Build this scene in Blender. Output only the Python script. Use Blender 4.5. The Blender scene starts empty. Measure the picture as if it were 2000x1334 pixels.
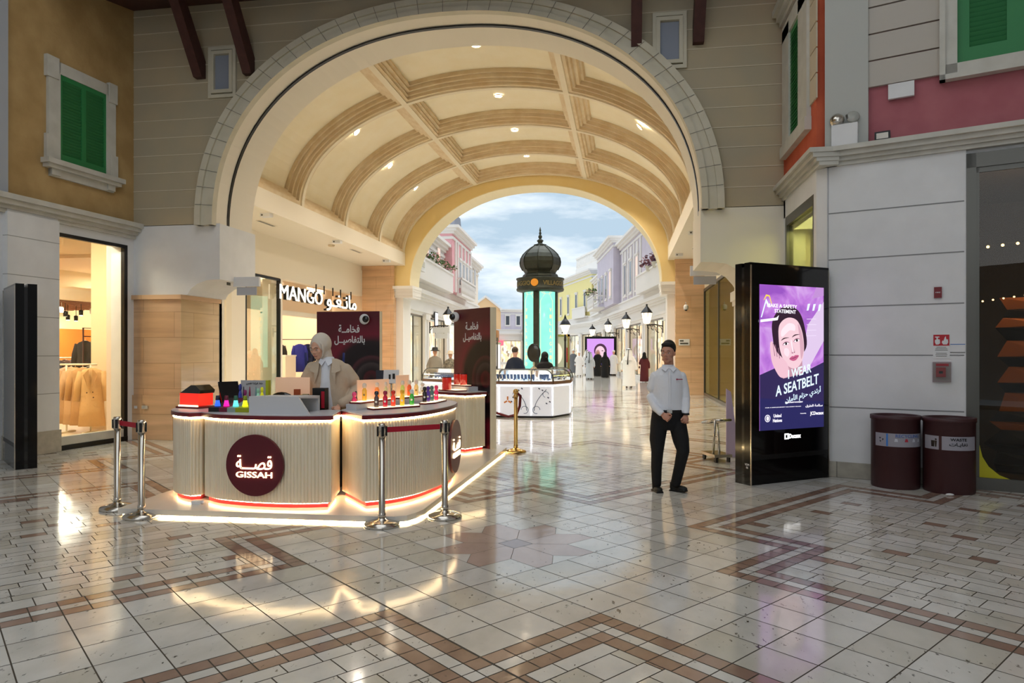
import bpy, math, random
from mathutils import Vector, Matrix, Euler
random.seed(7)
PI = math.pi
C = bpy.context.collection
SC = bpy.context.scene
def rad(a): return a * PI / 180

# ---------------------------------------------------------------- camera, sky, big lights, exposure
cd = bpy.data.cameras.new('camera'); cam = bpy.data.objects.new('camera', cd); C.objects.link(cam)
cd.sensor_width = 36; cd.lens = 1350 / 2000 * 36; cd.shift_y = 22 / 2000
cd.clip_start = 0.1; cd.clip_end = 400
cam.location = (0, 0, 1.6); cam.rotation_euler = (rad(90), 0, rad(9.2))
SC.camera = cam
SC.view_settings.view_transform = 'Standard'; SC.view_settings.look = 'None'
SC.view_settings.exposure = 0.55; SC.view_settings.gamma = 1.0; SC.view_settings.use_curve_mapping = False
SC.cycles.max_bounces = 7; SC.cycles.diffuse_bounces = 4; SC.cycles.glossy_bounces = 4
SC.cycles.transmission_bounces = 6; SC.cycles.transparent_max_bounces = 10
SC.cycles.caustics_reflective = False; SC.cycles.caustics_refractive = False
SC.cycles.sample_clamp_indirect = 6.0
SC.cycles.use_denoising = True

W = bpy.data.worlds.new('sky'); SC.world = W; W.use_nodes = True
nt = W.node_tree; nt.nodes.clear()
tc = nt.nodes.new('ShaderNodeTexCoord'); mp = nt.nodes.new('ShaderNodeMapping')
mp.inputs['Scale'].default_value = (2.2, 2.2, 9.0); mp.inputs['Location'].default_value = (0.3, 0.2, 0.4)
nz = nt.nodes.new('ShaderNodeTexNoise'); nz.inputs['Scale'].default_value = 1.7; nz.inputs['Detail'].default_value = 7; nz.inputs['Roughness'].default_value = 0.56
cr = nt.nodes.new('ShaderNodeValToRGB'); e = cr.color_ramp.elements
e[0].position = 0.42; e[0].color = (0.36, 0.47, 0.57, 1); e[1].position = 0.62; e[1].color = (0.80, 0.84, 0.87, 1)
bg = nt.nodes.new('ShaderNodeBackground'); bg.inputs['Strength'].default_value = 1.0
out = nt.nodes.new('ShaderNodeOutputWorld')
nt.links.new(tc.outputs['Generated'], mp.inputs[0]); nt.links.new(mp.outputs[0], nz.inputs['Vector'])
nt.links.new(nz.outputs['Fac'], cr.inputs[0]); nt.links.new(cr.outputs[0], bg.inputs['Color']); nt.links.new(bg.outputs[0], out.inputs[0])

def light(kind, name, loc, energy, color=(1, 1, 1), size=1.0, size_y=None, rot=(0, 0, 0), spot=None, blend=0.6):
    l = bpy.data.lights.new(name, kind); l.energy = energy; l.color = color
    if kind == 'AREA':
        l.size = size
        if size_y: l.shape = 'RECTANGLE'; l.size_y = size_y
    elif kind == 'SUN': l.angle = size
    else: l.shadow_soft_size = size
    if kind == 'SPOT': l.spot_size = spot or rad(90); l.spot_blend = blend
    o = bpy.data.objects.new(name, l); o.location = loc; o.rotation_euler = rot; C.objects.link(o)
    return o
light('SUN', 'street_fill_sun', (0, 60, 40), 2.3, (1, .98, .96), rad(70), rot=(rad(-12), rad(5), 0))  # soft sun added above the street to brighten its facades
light('AREA', 'hall_skylight', (-1, -1.0, 10.4), 200, (.86, .93, 1), 9, 9)
light('AREA', 'hall_front_fill', (-1.5, -8.2, 6.5), 120, (.90, .95, 1), 7, 4, rot=(rad(80), 0, 0))  # unseen fill added behind the camera for upright surfaces facing it
light('AREA', 'hall_skylight', (-3.0, 6.0, 10.4), 80, (.88, .94, 1), 6, 3)

# ---------------------------------------------------------------- materials
def lin(h):
    if not isinstance(h, str): return tuple(h) + ((1,) if len(h) == 3 else ())
    v = [int(h[i:i + 2], 16) / 255 for i in (0, 2, 4)]
    return tuple(x / 12.92 if x <= .04045 else ((x + .055) / 1.055) ** 2.4 for x in v) + (1,)
def mat(name, col, rough=.6, metal=0, em=None, es=0, noise=None, col2=None, bump=None, coat=0, alpha=None, trans=0, ior=1.45, stretch=None, sss=0):
    m = bpy.data.materials.new(name); m.use_nodes = True
    n = m.node_tree; b = n.nodes['Principled BSDF']
    b.inputs['Base Color'].default_value = lin(col); b.inputs['Roughness'].default_value = rough
    b.inputs['Metallic'].default_value = metal; b.inputs['IOR'].default_value = ior
    if coat: b.inputs['Coat Weight'].default_value = coat; b.inputs['Coat Roughness'].default_value = .05
    if trans: b.inputs['Transmission Weight'].default_value = trans
    if alpha is not None: b.inputs['Alpha'].default_value = alpha
    if sss: b.inputs['Subsurface Weight'].default_value = sss; b.inputs['Subsurface Radius'].default_value = (.02, .008, .004)
    if em: b.inputs['Emission Color'].default_value = lin(em); b.inputs['Emission Strength'].default_value = es
    if noise or bump:
        t = n.nodes.new('ShaderNodeTexCoord'); mpn = n.nodes.new('ShaderNodeMapping')
        if stretch: mpn.inputs['Scale'].default_value = stretch
        n.links.new(t.outputs['Object'], mpn.inputs[0])
    if noise:
        z = n.nodes.new('ShaderNodeTexNoise'); z.inputs['Scale'].default_value = noise; z.inputs['Detail'].default_value = 5
        r = n.nodes.new('ShaderNodeValToRGB'); r.color_ramp.elements[0].position = .35; r.color_ramp.elements[1].position = .68
        r.color_ramp.elements[0].color = lin(col); r.color_ramp.elements[1].color = lin(col2 or col)
        n.links.new(mpn.outputs[0], z.inputs['Vector']); n.links.new(z.outputs['Fac'], r.inputs[0]); n.links.new(r.outputs[0], b.inputs['Base Color'])
    if bump:
        z2 = n.nodes.new('ShaderNodeTexNoise'); z2.inputs['Scale'].default_value = bump[0]; z2.inputs['Detail'].default_value = 3
        bp = n.nodes.new('ShaderNodeBump'); bp.inputs['Strength'].default_value = bump[1]; bp.inputs['Distance'].default_value = bump[2] if len(bump) > 2 else .01
        n.links.new(mpn.outputs[0], z2.inputs['Vector']); n.links.new(z2.outputs['Fac'], bp.inputs['Height']); n.links.new(bp.outputs[0], b.inputs['Normal'])
    return m
def emis(name, col, s): 
    return mat(name, '000000', .8, em=col, es=s)
def glassmat(name, tint='FFFFFF', refl=.02, rough=0.0):
    # thin architectural pane: transparent sheet with a mirror part
    m = bpy.data.materials.new(name); m.use_nodes = True; n = m.node_tree; n.nodes.clear()
    tr = n.nodes.new('ShaderNodeBsdfTransparent'); tr.inputs[0].default_value = lin(tint)
    gl = n.nodes.new('ShaderNodeBsdfGlossy'); gl.inputs['Roughness'].default_value = rough
    mx = n.nodes.new('ShaderNodeMixShader'); lw = n.nodes.new('ShaderNodeFresnel'); lw.inputs[0].default_value = 1.25
    ml = n.nodes.new('ShaderNodeMath'); ml.operation = 'MULTIPLY'; ml.inputs[1].default_value = .35
    ad = n.nodes.new('ShaderNodeMath'); ad.operation = 'ADD'; ad.inputs[1].default_value = refl; ad.use_clamp = True
    o = n.nodes.new('ShaderNodeOutputMaterial')
    n.links.new(lw.outputs[0], ml.inputs[0]); n.links.new(ml.outputs[0], ad.inputs[0]); n.links.new(ad.outputs[0], mx.inputs[0])
    n.links.new(tr.outputs[0], mx.inputs[1]); n.links.new(gl.outputs[0], mx.inputs[2]); n.links.new(mx.outputs[0], o.inputs[0])
    return m
def blocks(name, c1, c2, mortar, scale, w, h, ms=.012, rough=.4, bump=0, noise=6, stretch=(1, 1, 1), coat=0, axis='XZ'):
    # masonry cladding: brick pattern over mottled stone
    m = mat(name, c1, rough, coat=coat); n = m.node_tree; b = n.nodes['Principled BSDF']
    t = n.nodes.new('ShaderNodeTexCoord'); sp = n.nodes.new('ShaderNodeSeparateXYZ'); cb = n.nodes.new('ShaderNodeCombineXYZ')
    n.links.new(t.outputs['Object'], sp.inputs[0])
    if axis == 'XZ': n.links.new(sp.outputs[0], cb.inputs[0])
    elif axis == 'YZ': n.links.new(sp.outputs[1], cb.inputs[0])
    else:
        a = n.nodes.new('ShaderNodeMath'); a.operation = 'ADD'; n.links.new(sp.outputs[0], a.inputs[0]); n.links.new(sp.outputs[1], a.inputs[1]); n.links.new(a.outputs[0], cb.inputs[0])
    n.links.new(sp.outputs[2], cb.inputs[1])
    br = n.nodes.new('ShaderNodeTexBrick'); br.inputs['Scale'].default_value = scale; br.inputs['Brick Width'].default_value = w; br.inputs['Row Height'].default_value = h
    br.inputs['Mortar Size'].default_value = ms; br.inputs['Mortar'].default_value = lin(mortar); br.inputs['Color1'].default_value = lin(c1); br.inputs['Color2'].default_value = lin(c2)
    z = n.nodes.new('ShaderNodeTexNoise'); z.inputs['Scale'].default_value = noise; z.inputs['Detail'].default_value = 6
    mpn = n.nodes.new('ShaderNodeMapping'); mpn.inputs['Scale'].default_value = stretch
    n.links.new(t.outputs['Object'], mpn.inputs[0]); n.links.new(mpn.outputs[0], z.inputs['Vector'])
    r = n.nodes.new('ShaderNodeMapRange'); r.inputs['From Min'].default_value = .3; r.inputs['From Max'].default_value = .7; r.inputs['To Min'].default_value = .84; r.inputs['To Max'].default_value = 1.08
    mx = n.nodes.new('ShaderNodeMix'); mx.data_type = 'RGBA'; mx.blend_type = 'MULTIPLY'; mx.inputs[0].default_value = 1
    n.links.new(z.outputs['Fac'], r.inputs[0]); n.links.new(cb.outputs[0], br.inputs['Vector']); n.links.new(br.outputs['Color'], mx.inputs[6]); n.links.new(r.outputs[0], mx.inputs[7])
    n.links.new(mx.outputs[2], b.inputs['Base Color'])
    return m
M = {}
M['white'] = mat('white_paint', 'E8E4DC', .7, noise=3, col2='F0ECE6')
M['hallwhite'] = mat('hall_white_paint', 'DEDEDE', .75, noise=2.5, col2='E6E6E6', bump=(90, .15, .004))
M['greytrim'] = mat('grey_moulding', 'C2BFB4', .7, noise=4, col2='CFCCC2')
M['warmwhite'] = mat('warm_white_paint', 'EDE4D2', .7)
M['mustard'] = mat('mustard_plaster', 'A98A58', .85, noise=2.2, col2='BD9F6C', bump=(20, .3, .01))
M['green'] = mat('green_shutter_paint', '2E8048', .5)
M['greend'] = mat('green_slat_paint', '27753F', .55)
M['brown'] = mat('dark_brown_timber', '43241F', .6, noise=8, col2='4E2C26')
M['siding'] = mat('stone_siding', 'AFA48C', .8, noise=1.4, col2='B9A98B', bump=(60, .15, .004))
M['sidejoint'] = mat('siding_joint', 'D2C8B0', .8)
M['archtrim'] = mat('arch_moulding_stone', 'C9C2AC', .7, noise=3, col2='D3CBB6')
M['jointdark'] = mat('dark_joint', '6F6A5E', .8)
M['black'] = mat('black_frame', '0B0A0A', .35)
M['vault'] = mat('vault_cream_panel', 'F4EAD0', .75, noise=2, col2='F1E5C6')
M['vaultrib'] = mat('vault_tan_moulding', 'D9C29C', .8, noise=3, col2='E4D2B2')
M['vaultlip'] = mat('vault_white_lip', 'E9DDC4', .7)
M['yellowwall'] = mat('yellow_arch_paint', 'EBCF8E', .75, noise=1.5, col2='EDD396')
M['marble'] = blocks('tan_marble_cladding', 'DDB893', 'D3AA82', 'A98862', 1, 1.25, .47, .004, .22, noise=1.6, stretch=(.5, .5, 5), coat=.2)
M['marbley'] = blocks('tan_marble_jamb', 'D8BC94', 'D2B286', 'A98F68', 1, 1.25, .47, .004, .12, noise=1.6, stretch=(.5, .5, 5), coat=.5, axis='YZ')
M['skirt'] = blocks('grey_stone_skirting', 'A9A395', 'B5AE9F', '77736A', 1, .6, .4, .006, .45, noise=9)
M['orange'] = mat('orange_plaster', 'C0573A', .85, noise=3, col2='CB6444')
M['pink'] = mat('rose_plaster', 'A86068', .85, noise=3, col2='B26C72')
M['chrome'] = mat('brushed_steel', 'C8C2B8', .18, 1)
M['gold'] = mat('warm_brass', 'C9A566', .25, 1)
M['burg'] = mat('burgundy_laminate', '6E1A22', .35)
M['burgd'] = mat('deep_burgundy_disc', '5A0F1E', .4)
M['red'] = mat('red_belt', 'B3122C', .6)
M['rope'] = mat('burgundy_velvet_rope', '6A0F22', .8)
M['flute'] = mat('cream_fluted_timber', 'F2E8D0', .5, noise=14, col2='EADCC0', stretch=(1, 1, .15))
M['ctop'] = mat('grey_white_countertop', 'C9C8CC', .3, noise=4, col2='D6D5D8')
M['led'] = emis('warm_led_strip', 'FFDFA8', 18)
M['led2'] = emis('warm_led_floor_strip', 'FFDDA0', 20)
M['ledletter'] = emis('warm_lit_letter', 'FFDCA8', 3)
M['podium'] = mat('white_marble_podium', 'E6E0D6', .2, noise=1.5, col2='D8D2C8', coat=.2)
M['glass'] = glassmat('shop_glass', 'F4F8F4', .02)
M['glassd'] = glassmat('dark_shop_glass', 'CFC8B8', .02)
M['glassg'] = glassmat('greenish_shop_glass', 'D8DCC0', .07)
M['screenblack'] = mat('glossy_black_cabinet', '060606', .08, coat=.5)
M['display'] = mat('display_black_steel', '0C0B0C', .12, .4)
M['skin'] = mat('skin', 'DDAA8E', .55, sss=.1)
M['skind'] = mat('tanned_skin', 'C49078', .55, sss=.1)
M['hair'] = mat('black_hair', '12100F', .6, bump=(120, .4, .01))
M['shirt'] = mat('white_cotton_shirt', 'E4E6EC', .8, bump=(14, .35, .02))
M['trouser'] = mat('black_trousers', '0E0E11', .8, bump=(18, .4, .02))
M['shoe'] = mat('black_shoe_leather', '0A0A0B', .5)
M['thobe'] = mat('white_thobe', 'F0F0F0', .8, bump=(9, .5, .03))
M['abaya'] = mat('black_abaya', '0C0B0D', .8, bump=(9, .5, .03))
M['plaintop'] = mat('street_white_paint', 'EDEAE6', .7)
M['street2'] = mat('street_moulding', 'E2DEDA', .7)
M['mullion'] = mat('grey_steel_frame', '5E5D58', .35, .6)

# ---------------------------------------------------------------- mesh builder
class MB:
    def __init__(s): s.v = []; s.f = []; s.mi = []; s.sm = []; s.T = None
    def add(s, vs, fs, mi=0, sm=False):
        k = len(s.v)
        if s.T is not None: vs = [s.T @ Vector(p) for p in vs]
        s.v += [tuple(p) for p in vs]
        for f in fs: s.f.append(tuple(i + k for i in f)); s.mi.append(mi); s.sm.append(sm)
        return s
    def box(s, x0, y0, z0, x1, y1, z1, mi=0):
        vs = [(x, y, z) for x in (x0, x1) for y in (y0, y1) for z in (z0, z1)]
        return s.add(vs, [(0, 1, 3, 2), (4, 6, 7, 5), (0, 4, 5, 1), (2, 3, 7, 6), (0, 2, 6, 4), (1, 5, 7, 3)], mi)
    def obox(s, c, half, rot=(0, 0, 0), mi=0):
        R = Matrix.Translation(c) @ Euler(rot).to_matrix().to_4x4()
        vs = [R @ Vector((x * half[0], y * half[1], z * half[2])) for x in (-1, 1) for y in (-1, 1) for z in (-1, 1)]
        return s.add(vs, [(0, 1, 3, 2), (4, 6, 7, 5), (0, 4, 5, 1), (2, 3, 7, 6), (0, 2, 6, 4), (1, 5, 7, 3)], mi)
    def prism(s, poly, z0, z1, mi=0, plane='XY', top=None):
        # poly of 2D points extruded; plane XY (z0..z1), XZ (y0..y1), YZ (x0..x1)
        def P(a, b, c): return (a, b, c) if plane == 'XY' else ((a, c, b) if plane == 'XZ' else (c, a, b))
        n = len(poly); vs = [P(a, b, z0) for a, b in poly] + [P(a, b, z1) for a, b in poly]
        s.add(vs, [tuple(range(n))[::-1]], mi); k = len(s.v) - 2 * n
        s.f.append(tuple(range(k + n, k + 2 * n))); s.mi.append(mi if top is None else top); s.sm.append(False)
        for i in range(n):
            j = (i + 1) % n; s.f.append((k + i, k + j, k + n + j, k + n + i)); s.mi.append(mi); s.sm.append(False)
        return s
    def lathe(s, prof, c=(0, 0, 0), seg=24, mi=0, sm=True, sx=1, sy=1, cap=True):
        vs = []; n = len(prof)
        for r, z in prof:
            for k in range(seg):
                a = 2 * PI * k / seg; vs.append((c[0] + r * sx * math.cos(a), c[1] + r * sy * math.sin(a), c[2] + z))
        fs = [(i * seg + k, i * seg + (k + 1) % seg, (i + 1) * seg + (k + 1) % seg, (i + 1) * seg + k) for i in range(n - 1) for k in range(seg)]
        if cap: fs += [tuple(range(seg))[::-1], tuple(range((n - 1) * seg, n * seg))]
        return s.add(vs, fs, mi, sm)
    def cyl(s, c, r, h, seg=20, mi=0, sm=True): return s.lathe([(r, 0), (r, h)], c, seg, mi, sm)
    def ball(s, c, r, seg=14, ring=9, mi=0, sc=(1, 1, 1), rot=None):
        vs = []; R = Euler(rot).to_matrix() if rot else None
        for i in range(ring + 1):
            t = PI * i / ring
            for k in range(seg):
                a = 2 * PI * k / seg
                p = Vector((r * sc[0] * math.sin(t) * math.cos(a), r * sc[1] * math.sin(t) * math.sin(a), r * sc[2] * math.cos(t)))
                if R: p = R @ p
                vs.append((c[0] + p.x, c[1] + p.y, c[2] + p.z))
        fs = [(i * seg + k, (i + 1) * seg + k, (i + 1) * seg + (k + 1) % seg, i * seg + (k + 1) % seg) for i in range(ring) for k in range(seg)]
        return s.add(vs, fs, mi, True)
    def tube(s, pts, r, seg=10, mi=0, sm=True, flat=1.0, closed=False):
        # r: number or list; rings kept upright with a fixed reference
        pts = [Vector(p) for p in pts]; n = len(pts); rs = r if isinstance(r, (list, tuple)) else [r] * n
        vs = []
        for i, p in enumerate(pts):
            if closed: d = pts[(i + 1) % n] - pts[i - 1]
            else: d = (pts[min(i + 1, n - 1)] - pts[max(i - 1, 0)])
            if d.length < 1e-9: d = Vector((0, 0, 1))
            d.normalize(); ref = Vector((0, 0, 1)) if abs(d.z) < .9 else Vector((0, 1, 0))
            a = d.cross(ref).normalized(); b = a.cross(d).normalized()
            for k in range(seg):
                t = 2 * PI * k / seg; vs.append(p + a * rs[i] * math.cos(t) + b * rs[i] * flat * math.sin(t))
        m = n if closed else n - 1
        fs = [(i * seg + k, i * seg + (k + 1) % seg, ((i + 1) % n) * seg + (k + 1) % seg, ((i + 1) % n) * seg + k) for i in range(m) for k in range(seg)]
        if not closed: fs += [tuple(range(seg))[::-1], tuple(range((n - 1) * seg, n * seg))]
        return s.add(vs, fs, mi, sm)
    def sheet(s, path, z0, z1, mi=0, sm=False):
        n = len(path); vs = [(a, b, z0) for a, b in path] + [(a, b, z1) for a, b in path]
        return s.add(vs, [(i, i + 1, n + i + 1, n + i) for i in range(n - 1)], mi, sm)
    def quad(s, a, b, c, d, mi=0): return s.add([a, b, c, d], [(0, 1, 2, 3)], mi)
    def build(s, name, mats, parent=None, smooth=None):
        me = bpy.data.meshes.new(name); me.from_pydata([tuple(p) for p in s.v], [], s.f)
        mats = mats if isinstance(mats, (list, tuple)) else [mats]
        for m in mats: me.materials.append(M[m] if isinstance(m, str) else m)
        for p, i, sm in zip(me.polygons, s.mi, s.sm): p.material_index = i; p.use_smooth = sm if smooth is None else smooth
        me.update()
        o = bpy.data.objects.new(name, me); C.objects.link(o)
        if parent: o.parent = parent
        return o
def tag(o, label=None, cat=None, group=None, kind=None):
    if label: o['label'] = label
    if cat: o['category'] = cat
    if group: o['group'] = group
    if kind: o['kind'] = kind
    return o
def thing(name, label, cat, loc=(0, 0, 0), rz=0, group=None):
    o = bpy.data.objects.new(name, None); o.empty_display_size = .1; C.objects.link(o)
    o.location = loc; o.rotation_euler = (0, 0, rz)
    return tag(o, label, cat, group)
def struct(o, parent=None): o['kind'] = 'structure'; return o
def copy_tree(o, parent=None, loc=None, rz=None, label=None):
    c = o.copy(); C.objects.link(c); c.parent = parent
    if loc is not None: c.location = loc
    if rz is not None: c.rotation_euler = (0, 0, rz)
    if label: c['label'] = label
    for ch in list(o.children): copy_tree(ch, c)
    return c
def remesh(o, vox=.008, it=3, fac=.5):
    r = o.modifiers.new('skin', 'REMESH'); r.mode = 'VOXEL'; r.voxel_size = vox; r.use_smooth_shade = True
    if it: sm = o.modifiers.new('smooth', 'SMOOTH'); sm.iterations = it; sm.factor = fac
    return o
AF = {'ا':'\ufe8d\ufe8e','ب':'\ufe8f\ufe90\ufe91\ufe92','ة':'\ufe93\ufe94','ت':'\ufe95\ufe96\ufe97\ufe98','ج':'\ufe9d\ufe9e\ufe9f\ufea0','ح':'\ufea1\ufea2\ufea3\ufea4','خ':'\ufea5\ufea6\ufea7\ufea8','د':'\ufea9\ufeaa','ذ':'\ufeab\ufeac','ر':'\ufead\ufeae','ز':'\ufeaf\ufeb0','س':'\ufeb1\ufeb2\ufeb3\ufeb4','ص':'\ufeb9\ufeba\ufebb\ufebc','ض':'\ufebd\ufebe\ufebf\ufec0','ط':'\ufec1\ufec2\ufec3\ufec4','ع':'\ufec9\ufeca\ufecb\ufecc','غ':'\ufecd\ufece\ufecf\ufed0','ف':'\ufed1\ufed2\ufed3\ufed4','ق':'\ufed5\ufed6\ufed7\ufed8','ك':'\ufed9\ufeda\ufedb\ufedc','ل':'\ufedd\ufede\ufedf\ufee0','م':'\ufee1\ufee2\ufee3\ufee4','ن':'\ufee5\ufee6\ufee7\ufee8','ه':'\ufee9\ufeea\ufeeb\ufeec','و':'\ufeed\ufeee','ي':'\ufef1\ufef2\ufef3\ufef4','أ':'\ufe83\ufe84','ـ':'ـ'*4}
def ar(s):
    o = ''
    for i, ch in enumerate(s):
        f = AF.get(ch)
        if not f: o += ch; continue
        p = s[i - 1] if i else ' '; n = s[i + 1] if i + 1 < len(s) else ' '
        jp = p in AF and len(AF[p]) == 4; jn = n in AF and len(f) == 4
        o += f[3] if (jp and jn) else f[2] if jn else f[1] if jp else f[0]
    return o[::-1]
def text(body, w, h, m, parent, loc, rot, name='lettering', ext=.002, off=0.0, shear=0, curve=None, label=None, slant=0):
    # flat or raised lettering, scaled to width w and height h, centred at loc, reading along local x
    cu = bpy.data.curves.new('txt', 'FONT'); cu.body = body; cu.size = 1; cu.extrude = .02; cu.offset = off; cu.shear = shear
    cu.align_x = 'CENTER'; cu.resolution_u = 3
    t = bpy.data.objects.new('txt', cu); C.objects.link(t)
    dg = bpy.context.evaluated_depsgraph_get(); me = bpy.data.meshes.new_from_object(t.evaluated_get(dg))
    bpy.data.objects.remove(t)
    xs = [v.co.x for v in me.vertices]; ys = [v.co.y for v in me.vertices]
    if not xs: return None
    x0, x1, y0, y1 = min(xs), max(xs), min(ys), max(ys)
    for v in me.vertices:
        x = (v.co.x - (x0 + x1) / 2) / (x1 - x0) * w; y = (v.co.y - (y0 + y1) / 2) / (y1 - y0) * h + x * slant; z = v.co.z / .02 * ext
        if curve: a = x / curve; v.co = Vector(((curve + z) * math.sin(a), y, (curve + z) * math.cos(a) - curve))
        else: v.co = Vector((x, y, z))
    me.materials.clear(); me.materials.append(M[m] if isinstance(m, str) else m)
    o = bpy.data.objects.new(name, me); C.objects.link(o); o.location = loc; o.rotation_euler = rot
    if parent: o.parent = parent
    if label: o['label'] = label
    return o
UP = (rad(90), 0, 0)
def flat(poly, m, parent, y, name, th=.002):
    # flat printed shape standing in the XZ plane of its parent, facing -Y
    return MB().prism(poly, y, y - th, plane='XZ').build(name, m, parent)
def ell(cx, cy, rx, ry, n=28, a0=0, a1=2 * PI, rot=0):
    o = []
    for i in range(n):
        a = a0 + (a1 - a0) * i / (n if abs(a1 - a0 - 2 * PI) < 1e-6 else n - 1)
        x, y = rx * math.cos(a), ry * math.sin(a); o.append((cx + x * math.cos(rot) - y * math.sin(rot), cy + x * math.sin(rot) + y * math.cos(rot)))
    return o

# ---------------------------------------------------------------- floor: marble tiles laid on the diagonal with zigzag borders
def stone(name, c1, c2, pits=.62, rough=.1):
    m = mat(name, c1, rough); n = m.node_tree; b = n.nodes['Principled BSDF']
    t = n.nodes.new('ShaderNodeTexCoord'); mpn = n.nodes.new('ShaderNodeMapping'); mpn.inputs['Rotation'].default_value = (0, 0, rad(40)); mpn.inputs['Scale'].default_value = (1.6, .8, 1)
    n.links.new(t.outputs['Object'], mpn.inputs[0])
    a = n.nodes.new('ShaderNodeTexNoise'); a.inputs['Scale'].default_value = 3.2; a.inputs['Detail'].default_value = 6
    r = n.nodes.new('ShaderNodeValToRGB'); r.color_ramp.elements[0].position = .36; r.color_ramp.elements[1].position = .64
    r.color_ramp.elements[0].color = lin(c1); r.color_ramp.elements[1].color = lin(c2)
    p = n.nodes.new('ShaderNodeTexNoise'); p.inputs['Scale'].default_value = 17; p.inputs['Detail'].default_value = 8; p.inputs['Roughness'].default_value = .62
    q = n.nodes.new('ShaderNodeTexNoise'); q.inputs['Scale'].default_value = 1.9
    pr = n.nodes.new('ShaderNodeMapRange'); pr.inputs['From Min'].default_value = pits; pr.inputs['From Max'].default_value = pits + .03
    qr = n.nodes.new('ShaderNodeMapRange'); qr.inputs['From Min'].default_value = .42; qr.inputs['From Max'].default_value = .6
    mu = n.nodes.new('ShaderNodeMath'); mu.operation = 'MULTIPLY'
    mx = n.nodes.new('ShaderNodeMix'); mx.data_type = 'RGBA'; mx.inputs[7].default_value = lin('4A4438')
    for x in (a, p, q): n.links.new(mpn.outputs[0], x.inputs['Vector'])
    n.links.new(a.outputs['Fac'], r.inputs[0]); n.links.new(p.outputs['Fac'], pr.inputs[0]); n.links.new(q.outputs['Fac'], qr.inputs[0])
    n.links.new(pr.outputs[0], mu.inputs[0]); n.links.new(qr.outputs[0], mu.inputs[1]); n.links.new(mu.outputs[0], mx.inputs[0]); n.links.new(r.outputs[0], mx.inputs[6])
    n.links.new(mx.outputs[2], b.inputs['Base Color'])
    w = n.nodes.new('ShaderNodeTexNoise'); w.inputs['Scale'].default_value = 2.6; w.inputs['Detail'].default_value = 2
    bp = n.nodes.new('ShaderNodeBump'); bp.inputs['Strength'].default_value = .10; bp.inputs['Distance'].default_value = .02
    n.links.new(t.outputs['Object'], w.inputs['Vector']); n.links.new(w.outputs['Fac'], bp.inputs['Height']); n.links.new(bp.outputs[0], b.inputs['Normal'])
    b.inputs['Specular IOR Level'].default_value = .75
    return m
FM = [stone('cream_marble', 'C4C1B8', 'D2CFC7', .605), stone('cream_marble_light', 'CCCAC2', 'D7D5CE', .63), stone('cream_marble_warm', 'BFBBAE', 'C9C5B9', .62),
      stone('brown_marble', '8C7263', '9B8070', .66), stone('brown_marble_light', '9C8272', 'AA9080', .68), stone('rose_marble', 'B39C90', 'BDA79B', .65),
      stone('dark_rose_marble', '86706C', '917B76', .7), mat('floor_grout', '50483C', .7), mat('expansion_joint', '2E2A24', .5)]
TA, TB = .3125, .302
def tw(x, y):
    p, q = 3.81 + x * TA, 4.37 + y * TB; a = rad(40)
    return (p * math.sin(a) - q * math.cos(a), p * math.cos(a) + q * math.sin(a))
fl = MB(); G = .012
def inreg(x, y):
    X, Y = tw(x, y); return -13.5 < X < 8.5 and -4.2 < Y < 29.5
def ftile(x0, y0, x1, y1, mi):
    if not inreg((x0 + x1) / 2, (y0 + y1) / 2): return
    c = [tw(x0 + G, y0 + G), tw(x1 - G, y0 + G), tw(x1 - G, y1 - G), tw(x0 + G, y1 - G)]
    fl.add([(a, b, 0) for a, b in c][::1], [(0, 1, 2, 3)], mi)
def fpoly(pts, mi):
    cx = sum(p[0] for p in pts) / len(pts); cy = sum(p[1] for p in pts) / len(pts)
    fl.add([tw(a + (cx - a) * .014, b + (cy - b) * .014) + (0,) for a, b in pts], [tuple(range(len(pts)))], mi)
def dz(x, y):
    xw = abs((x + 10) % 20 - 10); yw = abs((y + 9.5) % 19 - 9.5)
    return max(min(xw - 2, yw - 5), min(xw - 5, yw - 2))
rr = random.Random(3)
for i in range(-50, 70):
    for j in range(-60, 75):
        if not inreg(i + .5, j + .5): continue
        if -2 <= i < 2 and -2 <= j < 2: continue
        d = dz(i + .5, j + .5)
        if d < 0: ftile(i, j, i + 1, j + 1, rr.choice((0, 0, 1, 1, 2)))
        elif d < 1:
            gx = dz(i + .7, j + .5) - dz(i + .3, j + .5); gy = dz(i + .5, j + .7) - dz(i + .5, j + .3)
            cut = (0, .36, .65, 1); cutn = (0, .35, .64, 1); half = (0, .5, 1)
            def cuts(g): return cut if g > 0 else cutn
            # a corner cell gets both sets of cuts
            cx = cuts(gx) if abs(gx) > .1 else half; cy = cuts(gy) if abs(gy) > .1 else half
            same = (abs(dz(i + .1, j + .1) - dz(i + .9, j + .9)) > .7 and abs(gx) > .1 and abs(gy) > .1)
            if abs(gx) < .1 and abs(gy) < .1: cx = cy = cut
            elif abs(dz(i + .9, j + .5) - dz(i + .1, j + .5)) > .1 and abs(dz(i + .5, j + .9) - dz(i + .5, j + .1)) > .1: cx, cy = cuts(dz(i + .9, j + .5) - dz(i + .1, j + .5)), cuts(dz(i + .5, j + .9) - dz(i + .5, j + .1))
            for a in range(len(cx) - 1):
                for b in range(len(cy) - 1):
                    dd = dz(i + (cx[a] + cx[a + 1]) / 2, j + (cy[b] + cy[b + 1]) / 2)
                    br = dd < .36 or dd > .64
                    ftile(i + cx[a], j + cy[b], i + cx[a + 1], j + cy[b + 1], rr.choice((3, 3, 4)) if br else rr.choice((0, 1)))
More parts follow.
